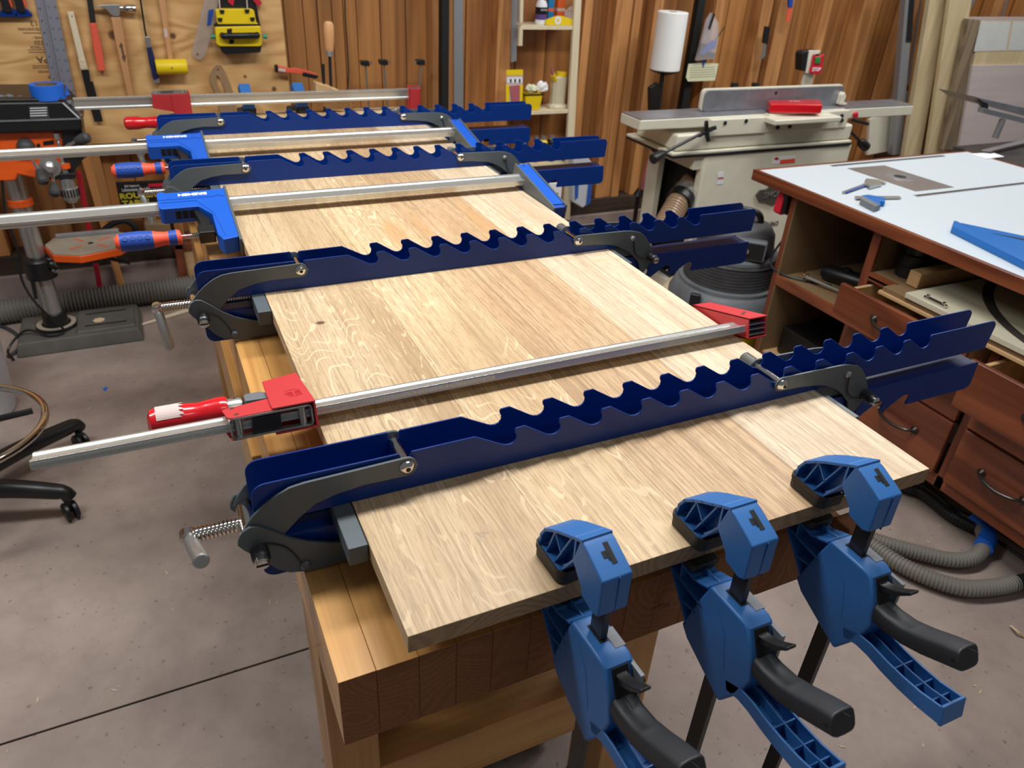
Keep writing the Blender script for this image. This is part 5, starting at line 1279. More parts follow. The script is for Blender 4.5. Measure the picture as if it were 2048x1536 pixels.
for q in ([(1962, 43), (2022, 43), (2012, 101), (1948, 103)], [(2026, 43), (2160, 43), (2160, 100), (2016, 101)]): part('veneer_patch', pz(hits(q, 1, 2.6915), XZ, 2.6915, 2.694), 'whitepatch', ps)
part('sheet', pz(hits([(1946, 131), (2160, 128), (2160, 330), (1912, 330)], 1, 2.680), XZ, 2.680, 2.698), 'birch_sheet', ps, bevel=0.001)
single('cream_panel', pz(hits([(1740, 240), (1780, 220), (1790, 300), (1735, 310)], 1, 2.92), XZ, 2.92, 2.94), 'cream', 'cream offcut panel standing behind the jointer', 'panel', loc=tuple(hit(1750, 310, 1, 2.92)))
sp_ = wp(1935, -10, 2.97)
single('grey_strap', wpoly([(1950, -20), (1960, -20), (1935, 34), (1927, 34)], 2.97, 0.003), 'alu', 'grey flat strap hanging above the pale boards', 'strap', loc=tuple(sp_))
single('steel_rod', cylm(wp(2016, -10, 2.97), wp(2004, 36, 2.97), 0.007, seg=8), 'alu', 'thin steel rod hanging above the plywood sheets', 'rod', loc=tuple(wp(2004, 36, 2.97)))

# ------------------------------------------------------------------ router table and cabinet
TZ = 0.82; TX = 1.765; TYF = 1.552
rt = thing('router_table_cabinet', 'cherry cabinet with white laminate router-table top and open drawers', 'cabinet', (2.3, 0.6, 0))
part('laminate_top', bxm(TX + 0.016, 2.86, -0.45, TYF - 0.016, TZ - 0.030, TZ), 'laminate', rt, bevel=0.0005)
for (x0, x1, y0, y1, m_) in ((TX, TX + 0.016, -0.45, TYF, 'cherryy'), (2.86, 2.876, -0.45, TYF, 'cherryy'), (TX + 0.016, 2.86, TYF - 0.016, TYF, 'cherryx')):
    part('edge_banding', bxm(x0, x1, y0, y1, TZ - 0.036, TZ + 0.0004), m_, rt, bevel=0.0012)
part('core', bxm(TX + 0.016, 2.86, -0.45, TYF - 0.016, TZ - 0.036, TZ - 0.030), 'mdf', rt)
# tracks and insert plate
for (p, q) in (((1662, 332), (1888, 312)), ((1830, 392), (2140, 356))):
    a = hit(*p, 2, TZ); b = hit(*q, 2, TZ)
    part('t_track', bxm(a.x, b.x, (a.y + b.y) / 2 - 0.009, (a.y + b.y) / 2 + 0.009, TZ - 0.003, TZ + 0.0012), 'alu', rt)
    part('track_slot', bxm(a.x + 0.004, b.x, (a.y + b.y) / 2 - 0.0045, (a.y + b.y) / 2 + 0.0045, TZ, TZ + 0.0016), 'joint', rt)
cr = [hit(*q, 2, TZ) for q in ((1694, 337), (1768, 331), (1908, 375), (1831, 383))]
ip = part('insert_plate', pz([(c.x, c.y) for c in cr], XY, TZ - 0.002, TZ + 0.0012), 'plate', rt, bevel=0.0004)
cc = hit(1800, 354, 2, TZ)
part('ring', lathem([(0, 0.052), (0.0008, 0.051), (0.0009, 0.022), (0, 0.021)], cc + Vector((0, 0, 0.0012)), (0, 0, 1), 28), 'iron', ip)
part('ring_opening', cylm(cc + Vector((0, 0, 0.0015)), cc + Vector((0, 0, 0.0023)), 0.020, seg=20), 'blackmat', ip)
part('screw_hole', cylm(hit(1758, 353, 2, TZ) + Vector((0, 0, 0.0012)), hit(1758, 353, 2, TZ) + Vector((0, 0, 0.0018)), 0.008, seg=12), 'iron', ip)
CX = 1.80
# carcass
part('side_panel', bxm(CX, 2.80, 1.362, 1.380, 0.0, TZ - 0.036), 'cherryz', rt, bevel=0.001)
part('side_lining', bxm(CX + 0.002, 2.79, 1.356, 1.362, 0.14, TZ - 0.036), 'mdf', rt)
part('back_panel', bxm(2.25, 2.27, -0.4, 1.36, 0.1, TZ - 0.036), 'mdf', rt)
part('divider', bxm(CX + 0.012, 2.25, 1.005, 1.023, 0.14, TZ - 0.036), 'mdf', rt)
part('divider_edge', bxm(CX, CX + 0.012, 0.999, 1.029, 0.16, TZ - 0.036), 'cherryz', rt, bevel=0.001)
part('shelf', bxm(CX + 0.01, 2.25, 1.023, 1.356, 0.478, 0.492), 'mdf', rt)
part('shelf_edge', bxm(CX, CX + 0.012, 1.023, 1.362, 0.460, 0.494), 'cherryy', rt, bevel=0.001)
part('shelf', bxm(CX + 0.01, 2.25, 0.56, 1.005, 0.640, 0.650), 'mdf', rt)
part('shelf_edge', bxm(CX, CX + 0.012, 0.90, 1.0, 0.632, 0.652), 'cherryy', rt, bevel=0.001)
part('toe_board', bxm(CX + 0.22, CX + 0.235, -0.40, 1.36, 0.0, 0.15), 'blackmat', rt)
part('bottom_rail', bxm(CX, CX + 0.018, -0.40, 1.36, 0.145, 0.185), 'cherryy', rt, bevel=0.001)
part('stile', bxm(CX, CX + 0.018, 0.541, 0.566, 0.145, 0.64), 'cherryz', rt, bevel=0.001)
part('stile', bxm(CX, CX + 0.018, 0.07, 0.095, 0.145, 0.64), 'cherryz', rt, bevel=0.001)
part('drawer_rail', bxm(CX, CX + 0.016, 0.566, 1.0, 0.626, 0.64), 'cherryy', rt)


def drawer(y0, y1, z0, z1, out, hy=None):
    x = CX - 0.004 - out
    d = part('drawer', bxm(x - 0.018, x, y0, y1, z0, z1), 'cherryy', rt, bevel=0.004)
    if out > 0.02:
        bm = nb(); box(bm, x, x + 0.40, y0 + 0.02, y0 + 0.032, z0 + 0.015, z1 - 0.012); box(bm, x, x + 0.40, y1 - 0.032, y1 - 0.02, z0 + 0.015, z1 - 0.012); box(bm, x, x + 0.40, y0 + 0.03, y1 - 0.03, z0 + 0.015, z0 + 0.021)
        part('drawer_box', bm, 'ply', d)
    hy = (y0 + y1) / 2 if hy is None else hy; hz = (z0 + z1) / 2 + 0.005; xf = x - 0.018
    P = spline([(xf - 0.004, hy - 0.062, hz), (xf - 0.022, hy - 0.045, hz - 0.004), (xf - 0.030, hy, hz - 0.008), (xf - 0.022, hy + 0.045, hz - 0.004), (xf - 0.004, hy + 0.062, hz)], 6)
    part('handle', tubem(P, 0.005, 10), 'bronze', d)
    for s_ in (-1, 1):
        bm = nb(); lathe(bm, [(0, 0.011), (0.004, 0.013), (0.008, 0.009), (0.012, 0.004)], (xf, hy + s_ * 0.062, hz), (-1, 0, 0), 8); part('handle_foot', bm, 'bronze', d)
    return d


drawer(0.572, 1.012, 0.512, 0.626, 0.078, 0.80)
drawer(0.572, 0.995, 0.375, 0.500, 0.0, 0.80)
drawer(0.572, 0.995, 0.190, 0.368, 0.0, 0.73)
drawer(0.098, 0.546, 0.470, 0.612, 0.10, 0.30)
drawer(0.100, 0.536, 0.380, 0.455, 0.0, 0.20)
drawer(0.100, 0.536, 0.190, 0.372, 0.0, 0.385)
# sliding tray with plywood, taped template and fittings
tr = thing('plywood_jig', 'circle-cutting jig of stacked plywood with a white face lying in the cabinet', 'jig', (1.9, 0.6, 0.64))
part('base_board', bxm(1.745, 2.24, -0.2, 0.912, 0.628, 0.638), 'ply', tr, bevel=0.001)
part('base_board', bxm(1.752, 2.24, -0.2, 0.905, 0.638, 0.652), 'mdf', tr, bevel=0.001)
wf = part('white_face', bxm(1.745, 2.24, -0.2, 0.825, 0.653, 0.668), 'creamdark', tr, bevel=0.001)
bm = nb(); box(bm, 1.83, 2.23, 0.855, 0.895, 0.653, 0.70); part('block', bm, 'ply', tr, bevel=0.004)


def arc_strip(r0, r1, cx, cy, a0, a1, z, n=24):
    bm = nb(); A_ = [(cx + r0 * math.cos(a), cy + r0 * math.sin(a)) for a in [a0 + (a1 - a0) * i / n for i in range(n + 1)]]; B_ = [(cx + r1 * math.cos(a), cy + r1 * math.sin(a)) for a in [a0 + (a1 - a0) * i / n for i in range(n + 1)]]
    va_ = [bm.verts.new((x, y, z)) for x, y in A_]; vb2 = [bm.verts.new((x, y, z)) for x, y in B_]
    for i in range(n): bm.faces.new((va_[i], va_[i + 1], vb2[i + 1], vb2[i]))
    return bm


part('curved_slot', arc_strip(0.50, 0.53, 2.28, 0.32, 1.75, 3.1, 0.6684), 'joint', tr)
part('curved_slot', arc_strip(0.400, 0.405, 2.20, 0.28, 1.9, 3.3, 0.6684), 'joint', tr)
c = hit(1870, 605, 2, 0.67); bm = nb(); box(bm, c.x - 0.006, c.x + 0.006, c.y - 0.036, c.y + 0.036, 0.669, 0.677)
hg = part('latch', bm, 'chrome', tr, bevel=0.002)
for s_ in (-1, 1): part('latch_bolt', cylm((c.x, c.y + s_ * 0.026, 0.677), (c.x, c.y + s_ * 0.026, 0.682), 0.005, seg=10), 'chrome', hg)
# on the shelves
jr = thing('jar_stack', 'stack of clear lidded jars standing in the dark right bay', 'jars', (1.90, 0.97, 0.65))
for k in range(3): part('jar', lathem([(0, 0.036), (0.002, 0.038), (0.032, 0.038), (0.036, 0.033)], (1.90, 0.945, 0.651 + 0.037 * k), (0, 0, 1), 20), 'clearacr' if False else 'black', jr)
wk = hit(1605, 545, 0, 1.85)
sk = thing('spindle_knob', 'chrome star knob on a tapering spindle lying on the open shelf', 'knob', (wk.x, wk.y, 0.492))
ctr_ = Vector((1.855, 1.29, 0.512)); bm = nb()
for an in range(0, 360, 72): cyl(bm, ctr_, ctr_ + Vector((0.0, math.cos(math.radians(an)) * 0.02, math.sin(math.radians(an)) * 0.02)), 0.005, 0.004, seg=8)
part('star_knob', bm, 'chrome', sk); part('spindle', cylm(ctr_, ctr_ + Vector((0.05, -0.17, -0.008)), 0.006, 0.003, seg=10), 'steel', sk)
single('power_cord', tubem(spline([(1.83, 1.395, 0.62), (1.80, 1.40, 0.56), (1.79, 1.385, 0.52), (1.82, 1.34, 0.50), (1.86, 1.28, 0.498), (1.92, 1.22, 0.498)], 6), 0.004, 6), 'black', 'black power cord looping over the cabinet side onto the shelf', 'cord', loc=(1.83, 1.34, 0.5))
tl = thing('hand_tool', 'dark power tool lying at the back of the open shelf', 'tool', (1.98, 1.15, 0.492))
part('body', lathem([(0, 0.02), (0.02, 0.028), (0.12, 0.03), (0.2, 0.022), (0.21, 0.01)], (1.94, 1.29, 0.522), (0.4, -1, 0), 14), 'black', tl); part('switch', bxm(1.96, 1.98, 1.20, 1.23, 0.548, 0.556), 'blackmat', tl)
lb = single('tool_case', bxm(1.86, 2.1, 1.05, 1.33, 0.19, 0.30), 'bookblack', 'dark tool case in the lower open bay', 'case', loc=(1.95, 1.2, 0.19), bevel=0.01)
part('latch', bxm(1.855, 1.86, 1.16, 1.22, 0.23, 0.26), 'steel', lb)
single('bay_floor', bxm(CX + 0.02, 2.25, 1.03, 1.355, 0.172, 0.189), 'ply', 'plywood bottom board of the open lower bay', 'board', loc=(1.9, 1.2, 0.18))
# red paddle on the cabinet end
rp = thing('shop_switch', 'red paddle switch with black housing hung under the table corner', 'switch', tuple(hit(1560, 400, 1, 1.40)))
part('paddle', pz(hits([(1560, 380), (1567, 384), (1557, 424), (1550, 425), (1545, 421), (1553, 396)], 1, 1.43), XZ, 1.40, 1.43), 'redprint', rp, bevel=0.003)
part('housing', pz(hits([(1566, 383), (1586, 392), (1580, 424), (1571, 428), (1558, 424)], 1, 1.41), XZ, 1.385, 1.41), 'black', rp, bevel=0.003)
part('warning_tag', pz(hits([(1569, 414), (1573, 416), (1572, 428), (1564, 424)], 1, 1.42), XZ, 1.411, 1.413), 'yellow', rp)

# tools lying on the white top
cp = thing('caliper', 'grey dial caliper lying on the white top near the insert plate', 'caliper', tuple(hit(1730, 372, 2, TZ)))
part('beam', pz([(p.x, p.y) for p in (hit(*q, 2, TZ) for q in ((1683, 386), (1686, 389), (1745, 370), (1743, 364)))], XY, TZ + 0.001, TZ + 0.005), 'steel', cp, bevel=0.0005)
part('scale', pz([(p.x, p.y) for p in (hit(*q, 2, TZ + 0.005) for q in ((1690, 384), (1692, 386), (1738, 370), (1736, 368)))], XY, TZ + 0.005, TZ + 0.0056), 'bblue2', cp)
part('display', pz([(p.x, p.y) for p in (hit(*q, 2, TZ + 0.01) for q in ((1729, 362), (1732, 358), (1760, 361), (1764, 368), (1740, 374), (1730, 367)))], XY, TZ + 0.001, TZ + 0.013), 'steel', cp, bevel=0.002)
part('jaw', pz([(p.x, p.y) for p in (hit(*q, 2, TZ) for q in ((1757, 366), (1763, 364), (1772, 369), (1767, 371)))], XY, TZ + 0.001, TZ + 0.005), 'steel', cp)
sq_ = thing('combination_square', 'small combination square with a blue head and steel blade', 'square', tuple(hit(1740, 400, 2, TZ)))
part('blade', pz([(p.x, p.y) for p in (hit(*q, 2, TZ + .004) for q in ((1709, 393), (1798, 393), (1803, 397), (1712, 399)))], XY, TZ + 0.004, TZ + 0.006), 'steel', sq_)
part('head', pz([(p.x, p.y) for p in (hit(*q, 2, TZ + .016) for q in ((1724, 391), (1737, 390), (1771, 396), (1770, 404), (1760, 402), (1762, 410), (1752, 411)))], XY, TZ + 0.001, TZ + 0.018), 'squareblue', sq_, bevel=0.002)
part('face_bar', pz([(p.x, p.y) for p in (hit(*q, 2, TZ + .018) for q in ((1723, 391), (1729, 393), (1760, 410), (1751, 413), (1722, 398)))], XY, TZ + 0.0008, TZ + 0.0184), 'vacgrey', sq_, bevel=0.001)
ss = thing('rafter_square', 'bright blue aluminium rafter square lying on the near right of the white top', 'square', tuple(hit(1980, 480, 2, TZ)))
part('fence', pz([(p.x, p.y) for p in (hit(*q, 2, TZ + .02) for q in ((1908, 441), (1914, 442), (2110, 540), (2104, 550), (1905, 452)))], XY, TZ + 0.001, TZ + 0.020), 'squareblue', ss, bevel=0.001)
part('plate', pz([(p.x, p.y) for p in (hit(*q, 2, TZ + .01) for q in ((1922, 447), (2120, 488), (2130, 556)))], XY, TZ + 0.008, TZ + 0.012), 'squareblue', ss)
part('slot', pz([(p.x, p.y) for p in (hit(*q, 2, TZ + .013) for q in ((1985, 466), (2120, 490), (2120, 496)))], XY, TZ + 0.0122, TZ + 0.0128), 'blackmat', ss)
nc = single('note_card', pz([(p.x, p.y) for p in (hit(*q, 2, TZ) for q in ((1939, 309), (1985, 307), (2008, 315), (1973, 319)))], XY, TZ + 0.0004, TZ + 0.004), 'white', 'folded white card on the far right of the white top', 'card', loc=tuple(hit(1975, 313, 2, TZ)))
single('steel_rule', pz([(p.x, p.y) for p in (hit(*q, 2, TZ + .005) for q in ((1962, 305), (1982, 307), (2110, 276), (2110, 268)))], XY, TZ + 0.012, TZ + 0.016), 'iron', 'dark steel rule lying across to the saw table', 'rule', loc=tuple(hit(1980, 306, 2, TZ)))

# ------------------------------------------------------------------ table saw beyond
ts = thing('table_saw', 'stained cast-iron table saw top behind the white table', 'table saw', (3.4, 1.3, 0))
part('saw_table', bxm(2.90, 3.9, 0.7, 1.63, TZ - 0.032, TZ - 0.002), 'sawtable', ts, bevel=0.003)
part('saw_cabinet', bxm(2.95, 3.8, 0.75, 1.55, 0.0, TZ - 0.032), 'bookblack', ts, bevel=0.005)
rs = thing('overarm_guard', 'grey plate on an angled bracket and post standing on the saw table', 'guard', tuple(hit(1995, 272, 2, TZ)))
part('plate', pz(hits([(1935, 190), (1960, 196), (2140, 235), (2140, 254), (1958, 206)], 1, 1.9), XZ, 1.86, 2.06), 'iron', rs, bevel=0.002)
part('bracket', pz(hits([(1955, 200), (1974, 206), (1975, 220), (1967, 216)], 1, 1.86), XZ, 1.855, 1.875), 'darksteel', rs)
part('angle_iron', pz(hits([(1968, 216), (2140, 258), (2140, 270), (1966, 226)], 1, 1.84), XZ, 1.84, 1.87), 'alu', rs, bevel=0.001)
a = hit(2006, 238, 1, 1.85); part('post', cylm(a, hit(1990, 276, 1, 1.85), 0.014, seg=12), 'alu', rs)
part('ring', tubem([a + Vector((0.30 + 0.02 * math.cos(t_), -0.03, -0.10 + 0.02 * math.sin(t_))) for t_ in [PI * 2 * i / 14 for i in range(15)]], 0.003, 6), 'steel', rs)

# ------------------------------------------------------------------ shop vacuum
VX, VY = 1.60, 1.80
VX, VY = 1.84, 1.64
vc = thing('shop_vacuum', 'dusty grey and black shop vacuum beside the cabinet', 'vacuum', (VX, VY, 0))
V0 = Vector((VX, VY, 0))
part('drum', lathem([(0.03, 0.17), (0.05, 0.19), (0.20, 0.205), (0.22, 0.215)], V0, (0, 0, 1), 36), 'yellow', vc)
part('tank', lathem([(0.20, 0.205), (0.24, 0.222), (0.30, 0.222), (0.34, 0.205), (0.355, 0.190), (0.357, 0.180)], V0, (0, 0, 1), 40), 'vacgrey', vc)
part('rim', lathem([(0.352, 0.178), (0.356, 0.190), (0.368, 0.190), (0.372, 0.178)], V0, (0, 0, 1), 40), 'vacgrey', vc)
lprof = [(0.370, 0.176)]
for k in range(7): lprof += [(0.374 + k * 0.012, 0.176 - k * 0.001), (0.382 + k * 0.012, 0.176 - k * 0.001), (0.383 + k * 0.012, 0.1725 - k * 0.001), (0.3855 + k * 0.012, 0.1725 - k * 0.001)]
lprof += [(0.462, 0.172), (0.475, 0.165), (0.480, 0.150)]
part('filter_collar', lathem(lprof, V0, (0, 0, 1), 40), 'vacdark', vc, angle=25)
part('lid_ring', lathem([(0.468, 0.150), (0.474, 0.168), (0.486, 0.168), (0.492, 0.150)], V0, (0, 0, 1), 40), 'vacgrey', vc)
hd = part('motor_head', lathem([(0.488, 0.150), (0.500, 0.146), (0.560, 0.138), (0.585, 0.122), (0.600, 0.090), (0.607, 0.0)], V0, (0, 0, 1), 36), 'vacdark', vc)
dv = (CAM - V0); dv.z = 0; dv.normalize(); sd = Vector((-dv.y, dv.x, 0)); pc = V0 + dv * 0.128 + Vector((0, 0, 0.535)) - sd * -0.03
pc = V0 + dv * 0.13 + sd * 0.052 + Vector((0, 0, 0.535))
mw = basis(pc, sd, (0, 0, 1))
def local_box(x0, x1, y0, y1, z0, z1, mw_):
    bm = bxm(x0, x1, y0, y1, z0, z1); bmesh.ops.transform(bm, matrix=mw_, verts=bm.verts); return bm
sp = part('switch_panel', local_box(-0.066, 0.062, -0.038, 0.040, -0.02, 0.016, mw), 'vacgrey', hd, bevel=0.008)
part('panel_face', local_box(-0.024, 0.054, -0.030, 0.030, 0.016, 0.0175, mw), 'black', sp)
part('switch_well', local_box(-0.058, -0.028, -0.032, 0.032, 0.016, 0.0175, mw), 'black', sp)
part('rocker_switch', local_box(-0.053, -0.034, -0.014, 0.026, 0.0175, 0.024, mw), 'pink', sp, bevel=0.006)
a = mw @ Vector((-0.008, 0.002, 0.0175)); part('dial', cylm(a, a + dv * 0.012, 0.010, seg=14), 'chrome', sp)
a = V0 + Vector((0, 0, 0.595)); ex = sd
part('carry_handle', tubem(spline([a - ex * 0.075 - Vector((0, 0, .02)), a - ex * 0.070 + Vector((0, 0, 0.025)), a - ex * 0.04 + Vector((0, 0, 0.044)), a + ex * 0.04 + Vector((0, 0, 0.044)), a + ex * 0.070 + Vector((0, 0, 0.025)), a + ex * 0.075 - Vector((0, 0, .02))], 6), 0.012, 10), 'black', vc)
a = V0 + dv * 0.195 - sd * 0.10 + Vector((0, 0, 0.31)); part('latch', local_box(-0.02, 0.02, -0.03, 0.05, 0, 0.02, basis(a, sd, (0, 0, 1))), 'black', vc, bevel=0.005)
a = V0 + dv * 0.20 + sd * 0.06 + Vector((0, 0, 0.265))
part('inlet', lathem([(0, 0.044), (0.03, 0.040), (0.05, 0.034)], a - dv * 0.02, dv + Vector((0, 0, -0.25)), 20), 'vacgrey', vc)
part('inlet_hose', hose([a + dv * 0.01, a + dv * 0.06 - Vector((0, 0, 0.05)), a + dv * 0.09 - Vector((0, 0, 0.14)), a + dv * 0.10 - Vector((0, 0, 0.25))], 0.026, 0.009, 0.10, 16), 'hosegrey', vc)
for k in range(4):
    an = k * PI / 2 + 0.5; q = V0 + Vector((math.cos(an), math.sin(an), 0)) * 0.16; part('caster', cylm(q + Vector((-0.012, 0, 0.028)), q + Vector((0.012, 0, 0.028)), 0.028, seg=14), 'black', vc)

# hoses on the floor at the right
h1 = single('shop_hose', hose([hit(1640, 1040, 2, 0.035), hit(1700, 1062, 2, 0.035), hit(1770, 1086, 2, 0.035), hit(1850, 1108, 2, 0.035), hit(1910, 1120, 2, 0.035), hit(1952, 1112, 2, 0.035), hit(1970, 1080, 2, 0.035), hit(1958, 1046, 2, 0.035)], 0.022, 0.0095, 0.14, 16), 'hosegrey', 'ribbed grey vacuum hose curving on the floor with a blue-taped end', 'hose', loc=tuple(hit(1760, 1085, 2, 0)))
P = spline([hit(1966, 1097, 2, 0.037), hit(1975, 1075, 2, 0.037), hit(1968, 1055, 2, 0.037), hit(1946, 1037, 2, 0.037)], 8)
part('tape_wrap', tubem(P, 0.026, 14, rf=lambda i: 0.0255 + 0.001 * math.sin(i * 2.1)), 'tape', h1)
single('shop_hose', hose([hit(1600, 1020, 2, 0.035), hit(1680, 1052, 2, 0.035), hit(1745, 1092, 2, 0.035), hit(1800, 1128, 2, 0.035), hit(1865, 1158, 2, 0.035), hit(1930, 1176, 2, 0.035), hit(1990, 1174, 2, 0.035), hit(2030, 1166, 2, 0.035)], 0.0235, 0.0095, 0.14, 16), 'hosegrey', 'ribbed grey vacuum hose on the floor ending at the right frame edge', 'hose', loc=tuple(hit(1865, 1158, 2, 0)))
single('hose_cuff', cylm(hit(2024, 1168, 2, 0.035), hit(2060, 1160, 2, 0.035), 0.021, seg=16), 'rubber', 'black rubber cuff on the end of the lower grey hose', 'hose cuff', loc=tuple(hit(2040, 1164, 2, 0.0)))
single('shop_hose', hose([hit(1760, 930, 2, 0.03), hit(1800, 968, 2, 0.03), hit(1836, 982, 2, 0.03), hit(1862, 1000, 2, 0.03), hit(1900, 1030, 2, 0.03), hit(1950, 1056, 2, 0.03)], 0.018, 0.0095, 0.14, 14), 'rubber', 'black hose running along the toe of the cherry cabinet', 'hose', loc=tuple(hit(1862, 1000, 2, 0)))
single('floor_cable', tubem(spline([hit(1830, 960, 2, 0.005), hit(1872, 985, 2, 0.005), hit(1935, 1045, 2, 0.005), hit(2000, 1085, 2, 0.005), hit(2080, 1140, 2, 0.005)], 8), 0.005, 6), 'black', 'black cable on the floor under the cherry cabinet', 'cable', loc=tuple(hit(1935, 1045, 2, 0)))
single('floor_cable', tubem(spline([hit(1850, 965, 2, 0.005), hit(1900, 1010, 2, 0.005), hit(1960, 1040, 2, 0.005), hit(2040, 1090, 2, 0.005), hit(2090, 1120, 2, 0.005)], 8), 0.004, 6), 'black', 'second thinner cable nearer the cabinet toe', 'cable', loc=tuple(hit(1960, 1040, 2, 0)))

# ------------------------------------------------------------------ drill press
DX, DYY = -0.598, 2.68
dp = thing('drill_press', 'orange and black drill press standing on the floor at the left wall', 'drill press', (DX, DYY, 0))
bm = nb(); loft(bm, [[Vector((x, y, z)) for x, y in ((DX - 0.13 - e, DYY - 0.12 - e), (DX + 0.29 + e, DYY - 0.12 - e), (DX + 0.29 + e, DYY + 0.12 + e), (DX - 0.13 - e, DYY + 0.12 + e))] for e, z in ((0.012, 0.0), (0, 0.05), (-0.004, 0.055))])
bs = part('base', bm, 'drillbase', dp, bevel=0.006)
part('raised_pad', bxm(DX + 0.07, DX + 0.28, DYY - 0.10, DYY + 0.10, 0.05, 0.064), 'drillbase', bs, bevel=0.008)
for dy in (-0.06, 0.05): part('base_slot', bxm(DX + 0.10, DX + 0.25, DYY + dy - 0.005, DYY + dy + 0.005, 0.0635, 0.0646), 'blackmat', bs)
part('dust', cylm((DX + 0.15, DYY - 0.02, 0.0642), (DX + 0.15, DYY - 0.02, 0.0650), 0.022, seg=7), 'dust', bs)
part('flange', lathem([(0, 0.075), (0.012, 0.072), (0.013, 0.045), (0.06, 0.042), (0.062, 0.036)], (DX, DYY, 0.055), (0, 0, 1), 28), 'black', dp)
part('flange_ring', lathem([(0.0125, 0.070), (0.0135, 0.070), (0.0135, 0.052), (0.0125, 0.052)], (DX, DYY, 0.055), (0, 0, 1), 28), 'drilltop', dp)
part('column', cylm((DX, DYY, 0.05), (DX, DYY, 0.86), 0.032, seg=28), 'steel', dp)
part('stop_collar', lathem([(0, 0.036), (0.002, 0.041), (0.024, 0.041), (0.026, 0.036)], (DX, DYY, 0.545), (0, 0, 1), 28), 'drillorange', dp)
part('table_collar', lathem([(0, 0.040), (0.004, 0.052), (0.075, 0.054), (0.085, 0.046), (0.09, 0.034)], (DX, DYY, 0.262), (0, 0, 1), 28), 'black', dp)
part('collar_lever', cylm((DX - 0.03, DYY - 0.045, 0.27), (DX - 0.035, DYY - 0.05, 0.20), 0.008, 0.006, seg=8), 'black', dp)
for dz in (0, 0.03): part('pinch_bolt', cylm((DX + 0.045, DYY - 0.04, 0.30 + dz), (DX + 0.065, DYY - 0.05, 0.30 + dz), 0.008, seg=6), 'chrome', dp)
TC = Vector((DX + 0.19, DYY - 0.02, 0.385))
sh_ = [(-0.160, 0.03), (-0.13, 0.105), (0.02, 0.12), (0.12, 0.09), (0.145, 0.0), (0.10, -0.075), (-0.035, -0.115), (-0.125, -0.075)]
part('table_casting', pz([(TC.x + a, TC.y + b) for a, b in sh_], XY, 0.352, 0.380), 'drillorange', dp, bevel=0.004)
tt_ = part('table_face', pz([(TC.x + a * 0.97, TC.y + b * 0.97) for a, b in sh_], XY, 0.380, 0.386), 'drilltop', dp, bevel=0.001)
for an in (0.6, 2.3, 3.75, 5.5):
    d = Vector((math.cos(an), math.sin(an), 0)); n = Vector((-d.y, d.x, 0)); p_ = TC + d * 0.035; q_ = TC + d * 0.085
    bm = nb(); prism(bm, [((p_ + n * .004).x, (p_ + n * .004).y), ((q_ + n * .004).x, (q_ + n * .004).y), ((q_ - n * .004).x, (q_ - n * .004).y), ((p_ - n * .004).x, (p_ - n * .004).y)], XY, 0.386, 0.3866); part('table_slot', bm, 'drillorange', tt_)
part('centre_hole', cylm(TC + Vector((0, 0, 0.001)), TC + Vector((0, 0, 0.0018)), 0.010, seg=14), 'blackmat', tt_)
part('table_arm', bxm(DX + 0.03, DX + 0.22, DYY - 0.045, DYY + 0.025, 0.31, 0.352), 'black', dp, bevel=0.01)
part('tilt_lever', cylm((DX + 0.20, DYY - 0.02, 0.335), (DX + 0.31, DYY - 0.05, 0.30), 0.009, 0.006, seg=8), 'black', dp)
part('drill_fence', bxm(TC.x - 0.12, TC.x + 0.10, TC.y + 0.085, TC.y + 0.10, 0.387, 0.402), 'alu', dp, bevel=0.002)
# head and belt cover
hd = part('head', pz(hits([(-80, 265), (108, 262), (118, 262), (132, 262), (143, 352), (88, 360), (60, 355), (36, 350), (32, 362), (-80, 372)], 1, DYY - 0.10), XZ, DYY - 0.10, DYY + 0.10), 'drillorange', dp, bevel=0.008)
part('front_plate', pz(hits([(122, 255), (163, 250), (172, 312), (140, 352), (132, 352)], 1, DYY - 0.105), XZ, DYY - 0.108, DYY + 0.10), 'black', dp, bevel=0.003)
Yc = DYY - 0.13
hood = hits([(-100, 206), (126, 202), (163, 238), (166, 262), (-100, 272)], 1, Yc)
cv = part('belt_cover', pz(hood, XZ, Yc, DYY + 0.14), 'black', dp, bevel=0.010, seg=3)
part('cover_lid', pz(hits([(-100, 200), (122, 197), (130, 204), (-100, 209)], 1, Yc), XZ, Yc + 0.006, DYY + 0.14), 'bookblack', dp, bevel=0.006)
part('lid_edge', pz(hits([(-100, 244), (160, 236), (163, 239), (-100, 247.5)], 1, Yc - 0.003), XZ, Yc - 0.003, Yc), 'vacgrey', cv)
part('lid_edge', pz(hits([(124, 206), (127, 205), (160, 236), (157, 237)], 1, Yc - 0.003), XZ, Yc - 0.003, Yc), 'bucket', cv)
lbk = part('speed_chart', pz(hits([(57, 213), (95, 212), (99, 236), (61, 238)], 1, Yc - 0.001), XZ, Yc - 0.0012, Yc), 'vacdark', cv)
for k in range(4):
    part('chart_row', pz(hits([(60, 216 + k * 5), (94, 215 + k * 5), (94, 216.5 + k * 5), (60, 217.5 + k * 5)], 1, Yc - 0.002), XZ, Yc - 0.002, Yc - 0.0012), 'white', lbk)
yh = DYY - 0.101
a = hit(52, 293, 1, yh); part('depth_knob', lathem([(0, 0.028), (0.02, 0.026), (0.03, 0.018), (0.034, 0.010)], a, (0, -1, 0), 22), 'vacdark', hd)
part('name_plate', pz(hits([(86, 283), (107, 280), (108, 288), (87, 290)], 1, yh), XZ, yh - 0.002, yh), 'bookblack', hd)
part('slot', pz(hits([(73, 288), (80, 287), (81, 300), (74, 301)], 1, yh), XZ, yh - 0.001, yh), 'blackmat', hd)
